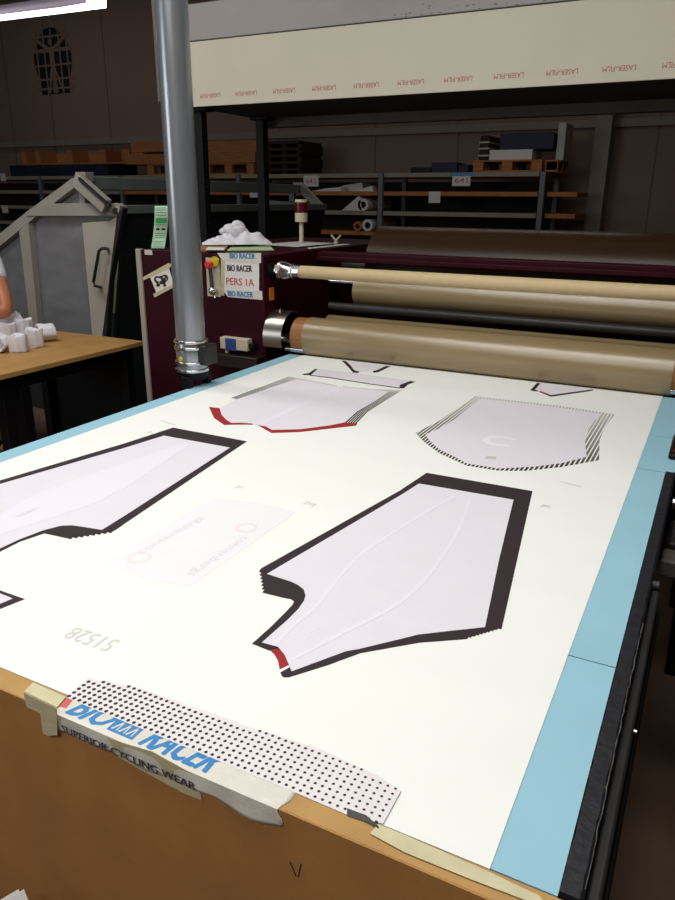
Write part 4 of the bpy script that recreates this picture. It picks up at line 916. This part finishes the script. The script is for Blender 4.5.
# sloping right side of the body, base box
bz = g(103, 345).z
b = MB(); b.prism([(sx, YG + 0.06, sz), (sx, YG2, sz), (sx - 0.24, YG2, 0.45), (sx - 0.24, YG + 0.06, 0.45)], (-0.02, 0, 0)); b.build('side_sheet', M['dark_side'], gm, smooth=0)
MB().box(sx - 0.06, sx + 0.01, YG + 0.06, YG2, sz - 0.05, sz + 0.005).build('side_rail', M['gpaint_d'], gm, bevel=0.003)
MB().box(rx - 1.6, sx - 0.22, YG, YG2, 0.0, 0.62).build('base', M['dark_side'], gm, bevel=0.005)
MB().box(rx - 1.6, sx - 0.25, YG + 1.0, YG + 1.05, 0.62, sz - 0.05).build('inner_partition', M['gpaint'], gm)
MB().box(sx - 0.10, sx + 0.62, YG + 0.5, YG2 - 0.3, 0.0, 1.22).build('control_cabinet', M['dark_side'], gm, bevel=0.006)

# ------------------------------------------------------------------ racking at the back of the hall
YR = 10.5
ZL = [1.965, 1.71, 1.43, 1.135]
rk = thing('pallet_rack', (-7, 11, 0), 'long grey storage rack with boards along the back wall', 'rack')
xs = [-14.2, at_y(40, 190, YR).x, at_y(121, 190, YR).x, at_y(238, 190, YR).x, at_y(380, 195, YR).x, at_y(541, 195, YR).x]
ybk = 11.5
for x in xs:
    MB().box(x - 0.035, x + 0.035, YR, YR + 0.08, 0, 1.964).build('upright', M['rack'], rk, bevel=0.005)
    MB().box(x - 0.035, x + 0.035, ybk - 0.08, ybk, 0, 1.964).build('upright', M['rack'], rk, bevel=0.005)
for i in range(5):
    left = i < 2
    for k, z in enumerate(ZL + [0.5]):
        m = M['shelfgrey'] if (left or k in (0, 2)) else M['wood_o']
        MB().box(xs[i] + 0.05, xs[i + 1] - 0.05, YR + 0.01, ybk - 0.01, z - 0.06, z).build('shelf', m, rk, bevel=0.004)
for k, z in enumerate(ZL): # overhanging shelf ends past the last upright
    if k: MB().box(xs[5] + 0.05, xs[5] + 0.45, YR + 0.12, ybk - 0.01, z - 0.06, z).build('shelf', M['wood_o'], rk, bevel=0.004)
b = MB(); b.box(xs[0], xs[5], ybk - 0.02, ybk - 0.012, 0.2, 1.86); b.build('back_sheet', M['darkbox'], rk)

def card(name, px0, py0, px1, py1, label, txt=None, m=None, tape=None):
    y = YR + 0.005; a = at_y(px0, py0, y); c = at_y(px1, py1, y)
    t = thing(name, Vector(((a.x + c.x) / 2, y, c.z)), label, 'label', 'paper labels on the rack')
    MB().box(a.x, c.x, y, y + 0.004, c.z, a.z).build('card', m or M['white'], t, smooth=0)
    if tape: MB().box(a.x - 0.04, c.x + 0.04, y - 0.001, y, a.z - 0.015, a.z + 0.025).build('tape', tape, t, smooth=0)
    if txt:
        w = c.x - a.x; h = a.z - c.z
        b = MB(); b.text(txt, (a.x + w * 0.15, y - 0.0015, c.z + h * 0.28), (1, 0, 0), (0, 0, 1), w * 0.7, h * 0.45, th=0.0004); b.build('lettering', M['rope_red'] if tape or txt[0] == '6' else M['black'], t, smooth=0)
card('rack_label', 303.5, 175.5, 318.5, 186.5, 'white card with red figures at the top of the rack above the signal light', '642')
card('rack_label', 452.5, 175, 470, 186, 'white card with red figures and blue tape on the right bay of the rack', '641', tape=M['tape_blue'])
card('rack_label', 429, 191.5, 440, 203, 'plain white card on the orange shelf of the right bay', None)
card('rack_label', 249.5, 187.5, 257.5, 197.5, 'white card behind the black hood post', None)
card('rack_label', 0, 173.5, 6, 181, 'white card on the top rack shelf at the left picture edge', None)
card('rack_label', 1.5, 205.5, 8.5, 213, 'white card on the third rack shelf at the left picture edge', None)

def roll(px, py, r, z, cm, label, flap=None):
    x = at_y(px, py, YR).x; yy = YR - 0.02
    t = thing('paper_roll', (x, yy + 0.4, z), label, 'roll', 'rolls on the rack')
    b = MB(); b.lathe((x, yy, z + r + 0.001), Y, [(0.9, r * 0.55), (0.0, r * 0.55), (0.0, r), (0.9, r)], 28); b.build('sheet_roll', cm, t)
    MB().cyl((x, yy + 0.012, z + r + 0.001), (x, yy + 0.85, z + r + 0.001), r * 0.56, seg=20).build('hollow', M['blackm'], t)
    if flap:
        b = MB(); b.prism([(x - flap, yy, z + 0.002), (x - 0.02, yy, z + 0.002), (x - r * 0.5, yy, z + 2.1 * r), (x - r * 0.9, yy, z + 2.4 * r)], (0, 0.6, 0)); b.build('loose_end', cm, t, smooth=0)
roll(363.5, 205, 0.088, ZL[2], M['white'], 'white paper roll with loose end on the third shelf of the middle bay', 0.36)
roll(368, 227, 0.088, ZL[3], M['white'], 'white ended roll on the lowest visible shelf of the middle bay')
roll(358, 229, 0.07, ZL[3], M['wood_o'], 'orange brown roll on the lowest visible shelf of the middle bay')
for k, (a, c, dz, yy, lb) in enumerate(((310, 340, 0.0, 0.05, 'white sheets at the left on the orange shelf, middle bay'), (322, 356, 0.02, 0.25, 'thick white stack in the centre of the orange shelf, middle bay'), (350, 372, 0.0, 0.04, 'small white stack at the right on the orange shelf, middle bay'))):
    xa, xc = at_y(a, 188, YR).x, at_y(c, 188, YR).x; h = (0.06, 0.13, 0.08)[k]
    b = MB(); b.prism([(xa, YR + yy, ZL[1] + 0.001), (xc, YR + yy, ZL[1] + 0.001), (xc - 0.02, YR + yy, ZL[1] + h), (xa + 0.25, YR + yy, ZL[1] + h * 0.7)], (0, (0.18, 0.6, 0.19)[k], 0))
    tag(b.build('sheet_stack', M['white'], smooth=0), lb, 'paper stack', 'sheet stacks on the rack')
def pallet(x0, x1, y0, y1, z, label, h=0.145, m=None, faced='x'):
    m = m or M['wood']; t = thing('pallet', ((x0 + x1) / 2, (y0 + y1) / 2, z), label, 'pallet', 'pallets on the rack')
    b = MB(); n = 5; w = (y1 - y0) / (n * 1.4)
    for i in range(n): yy = y0 + (y1 - y0 - w) * i / (n - 1); b.box(x0, x1, yy, yy + w, z + h - 0.022, z + h)
    b.build('deck_boards', m, t, bevel=0.002)
    b = MB()
    for yy in (y0, (y0 + y1) / 2 - 0.05, y1 - 0.1): b.box(x0, x1, yy, yy + 0.1, z, z + 0.022)
    b.build('base_boards', m, t, bevel=0.002)
    for xx in (x0, (x0 + x1) / 2 - 0.07, x1 - 0.145):
        for yy in (y0, (y0 + y1) / 2 - 0.05, y1 - 0.1): MB().box(xx, xx + 0.145, yy, yy + 0.1, z + 0.022, z + h - 0.022).build('block', m, t, bevel=0.003)
    return t
ax = lambda px, y=YR: at_y(px, 165, y).x
zt = ZL[0] + 0.001
pallet(ax(472), ax(541), YR + 0.05, YR + 0.85, zt, 'wooden pallet carrying boxes at the right end of the rack', 0.155)
pallet(ax(541) + 0.03, ax(556), YR + 0.12, YR + 0.85, zt - 0.0, 'short wooden pallet overhanging behind the last rack upright', 0.15)
pallet(ax(145), ax(199), YR + 0.05, YR + 0.85, zt, 'wooden pallet partly hidden by the steel post', 0.175)
pallet(ax(201), ax(252), YR + 0.05, YR + 0.85, zt, 'wooden pallet under brown boards, right of the steel post', 0.175)
# boards on the pallets
def slab(x0, x1, y0, y1, z0, z1, m, label, cat='board', name='board_stack', group='board stacks on the rack'):
    return tag(MB().box(x0, x1, y0, y1, z0, z1).build(name, m, bevel=0.006), label, cat, group)
slab(ax(125), ax(199), YR + 0.03, YR + 0.9, zt + 0.177, zt + 0.34, M['wood'], 'orange boards on the pallet left of the steel post')
slab(ax(128), ax(199), YR + 0.1, YR + 0.9, zt + 0.375, zt + 0.55, M['wood'], 'topmost orange boards left of the steel post')
slab(ax(128), ax(140), YR + 0.1, YR + 0.9, zt + 0.3405, zt + 0.3745, M['wood'], 'wooden spacer between the boards left of the steel post', 'spacer', 'wood_spacer')
slab(ax(201), ax(254), YR + 0.03, YR + 0.9, zt + 0.177, zt + 0.34, M['wood'], 'lower brown boards right of the steel post')
slab(ax(203), ax(256), YR + 0.1, YR + 0.95, zt + 0.342, zt + 0.52, M['wood'], 'upper brown boards right of the steel post')
t = thing('dark_pallet_stack', (ax(276), YR + 0.5, zt), 'dark stack of boards and slats beside the rear hood post', 'pallet stack')
for k in range(5):
    z0 = zt + 0.10 * k
    MB().box(ax(258) + 0.02 * (k % 2), ax(294) - 0.03 * ((k + 1) % 2), YR + 0.2, YR + 0.95, z0 + 0.05, z0 + 0.098).build('board', M['darkbox'], t, bevel=0.004)
    b = MB()
    for px in (259, 275, 290): b.box(ax(px), ax(px) + 0.08, YR + 0.22, YR + 0.93, z0, z0 + 0.05)
    b.build('spacer', M['darkbox'], t)
slab(ax(8), ax(128) - 0.5, YR + 0.03, YR + 0.8, zt, zt + 0.20, M['navy'], 'dark navy wrapped bundle along the left rack top', 'bundle', 'wrapped_bundle', None)
b = thing('wooden_crate', (ax(70), YR + 0.4, zt + 0.201), 'long open brown wooden crate on the navy bundle at left', 'crate')
cx0, cx1 = ax(18), ax(124); MB().box(cx0, cx1, YR + 0.1, YR + 0.8, zt + 0.2015, zt + 0.225).build('bottom', M['wood'], b)
MB().box(cx0, cx1, YR + 0.5, YR + 0.53, zt + 0.225, zt + 0.41).build('back_board', M['wood'], b)
for px in (18, 32, 64, 97, 121): MB().box(ax(px), ax(px) + 0.13, YR + 0.1, YR + 0.499, zt + 0.225, zt + 0.44).build('divider', M['wood'], b)
for k, (a, c, h) in enumerate(((408, 428, 0.075), (429, 455, 0.135), (456, 466, 0.105))):
    slab(ax(a), ax(c), YR + 0.1, YR + 0.5, zt, zt + h, M['navy'] if k else M['darkbox'], ['flat dark box, leftmost of the three low dark boxes on the rack', 'largest of the three low dark boxes on the rack', 'small dark box beside the right pallet'][k], 'box', 'dark_box', 'dark boxes on the rack')
pz = zt + 0.157
slab(ax(486), ax(529), YR + 0.12, YR + 0.7, pz, pz + 0.13, M['white'], 'white flat carton lying on the right pallet', 'box', 'flat_carton', None)
slab(ax(494), ax(548), YR + 0.2, YR + 0.75, pz + 0.132, pz + 0.34, M['navy'], 'black box lying on the white carton on the right pallet', 'box', 'black_box', None)
t = thing('strapped_bundle', (ax(480), YR + 0.3, pz), 'dark bundle with pale straps at the left end of the right pallet', 'bundle')
MB().box(ax(476), ax(485.5), YR + 0.1, YR + 0.7, pz, pz + 0.32).build('bundle', M['darkbox'], t, bevel=0.02)
b = MB()
for dz in (0.05, 0.14, 0.22): b.box(ax(475.7), ax(485.7), YR + 0.092, YR + 0.71, pz + dz, pz + dz + 0.02)
b.build('strap', M['beige'], t)
slab(ax(550), ax(558), YR + 0.3, YR + 0.8, zt + 0.151, zt + 0.62, M['inkgrey'], 'grey board standing upright at the right end of the rack top', 'board', 'upright_board', None)

# ------------------------------------------------------------------ ceiling lamps, table lights and added fill lights
def lamp_fix(x0, x1, y, z, label, tube=True, w=0.24):
    t = thing('ceiling_lamp', ((x0 + x1) / 2, y, z), label, 'lamp', 'fluorescent lamps')
    MB().prism([(x0, y - w / 2, z), (x0, y - w * 0.3, z + 0.09), (x0, y + w * 0.3, z + 0.09), (x0, y + w / 2, z)], (x1 - x0, 0, 0)).build('reflector', M['lampbody'], t, smooth=0)
    MB().cyl((x0 + 0.03, y, z - 0.03), (x1 - 0.03, y, z - 0.03), 0.022, seg=12).build('tube', M['tube_emit'], t)
    for x in (x0, x1 - 0.02): MB().box(x, x + 0.02, y - 0.04, y + 0.04, z - 0.055, z + 0.001).build('holder', M['lampbody'], t)
    for x in (x0 + 0.3, x1 - 0.3): MB().cyl((x, y, z + 0.08), (x, y, ZC), 0.006, seg=8).build('hanger', M['dsteel'], t)
    return t
lamp = at_y(103, 5, 7.0)
t = thing('ceiling_lamp', (lamp.x - 1.2, 7.0, lamp.z), 'glowing fluorescent lamp hanging at the top left corner', 'lamp')
x0 = lamp.x - 2.6; x1 = lamp.x
lp_ = [(-60, 27), (103, 7), (103, -7), (87, -3), (86, 3), (60, 7.5), (-60, 22)]
MB().prism([at_y(a, c, 7.0) for a, c in lp_], (0, 0.05, 0)).build('tube', M['tube_emit'], t, smooth=0)
MB().prism([(x0, 7.12, lamp.z + 0.02), (x1 - 0.2, 7.12, lamp.z + 0.02), (x1 - 0.2, 6.97, lamp.z + 0.14), (x0, 6.97, lamp.z + 0.14)], (0, 0.05, 0.02)).build('reflector', M['lampbody'], t, smooth=0)
for x in (x0 + 0.4, x1 - 0.5): MB().cyl((x, 7.0, lamp.z + 0.14), (x, 7.0, ZC), 0.008, seg=8).build('hanger', M['dsteel'], t)

def area(name, loc, sx, sy, power, col=(1, 0.98, 0.94), rot=(0, 0, 0)):
    d = bpy.data.lights.new(name, 'AREA'); d.shape = 'RECTANGLE'; d.size = sx; d.size_y = sy; d.energy = power; d.color = col
    o = bpy.data.objects.new(name, d); COL.objects.link(o); o.location = loc; o.rotation_euler = rot; return o
area('table_lamp_light', (-1.1, 0.4, 3.7), 2.8, 0.6, 38)
area('table_lamp_light', (-1.2, 1.6, 3.7), 2.8, 0.6, 51)
area('board_fill_light', (-0.8, -1.6, 3.7), 2.8, 0.6, 62)  # added fill behind the camera, brightens the front board
area('gable_fill_light', (-3.9, 2.2, 3.7), 1.6, 0.5, 34)  # added fill, brightens the front of the gabled machine
area('rear_left_fill_light', (-8.0, -4.9, 2.6), 4.5, 2.2, 110, (0.92, 0.97, 1.0), (PI / 2, 0, 0))  # added cool fill, no window here; lights gable front and streaks the post
area('hall_fill_light', (-11.0, 9.6, 5.4), 4.0, 0.4, 14)  # added fill, lifts the left back wall around the emblem
area('hall_fill_light', (-2.5, 8.0, 4.2), 3.0, 0.4, 15)  # added fill for the rack and the right of the back wall

w = bpy.data.worlds.new('hall_ambient'); SC.world = w; w.use_nodes = True
w.node_tree.nodes['Background'].inputs[0].default_value = (0.9, 0.95, 1.0, 1); w.node_tree.nodes['Background'].inputs[1].default_value = 0.02
SC.view_settings.view_transform = 'Standard'; SC.view_settings.look = 'None'; SC.view_settings.gamma = 1.0; SC.view_settings.use_curve_mapping = False
SC.view_settings.exposure = 0.0
for o in list(bpy.data.objects):
    if '_w' in o: del o['_w']
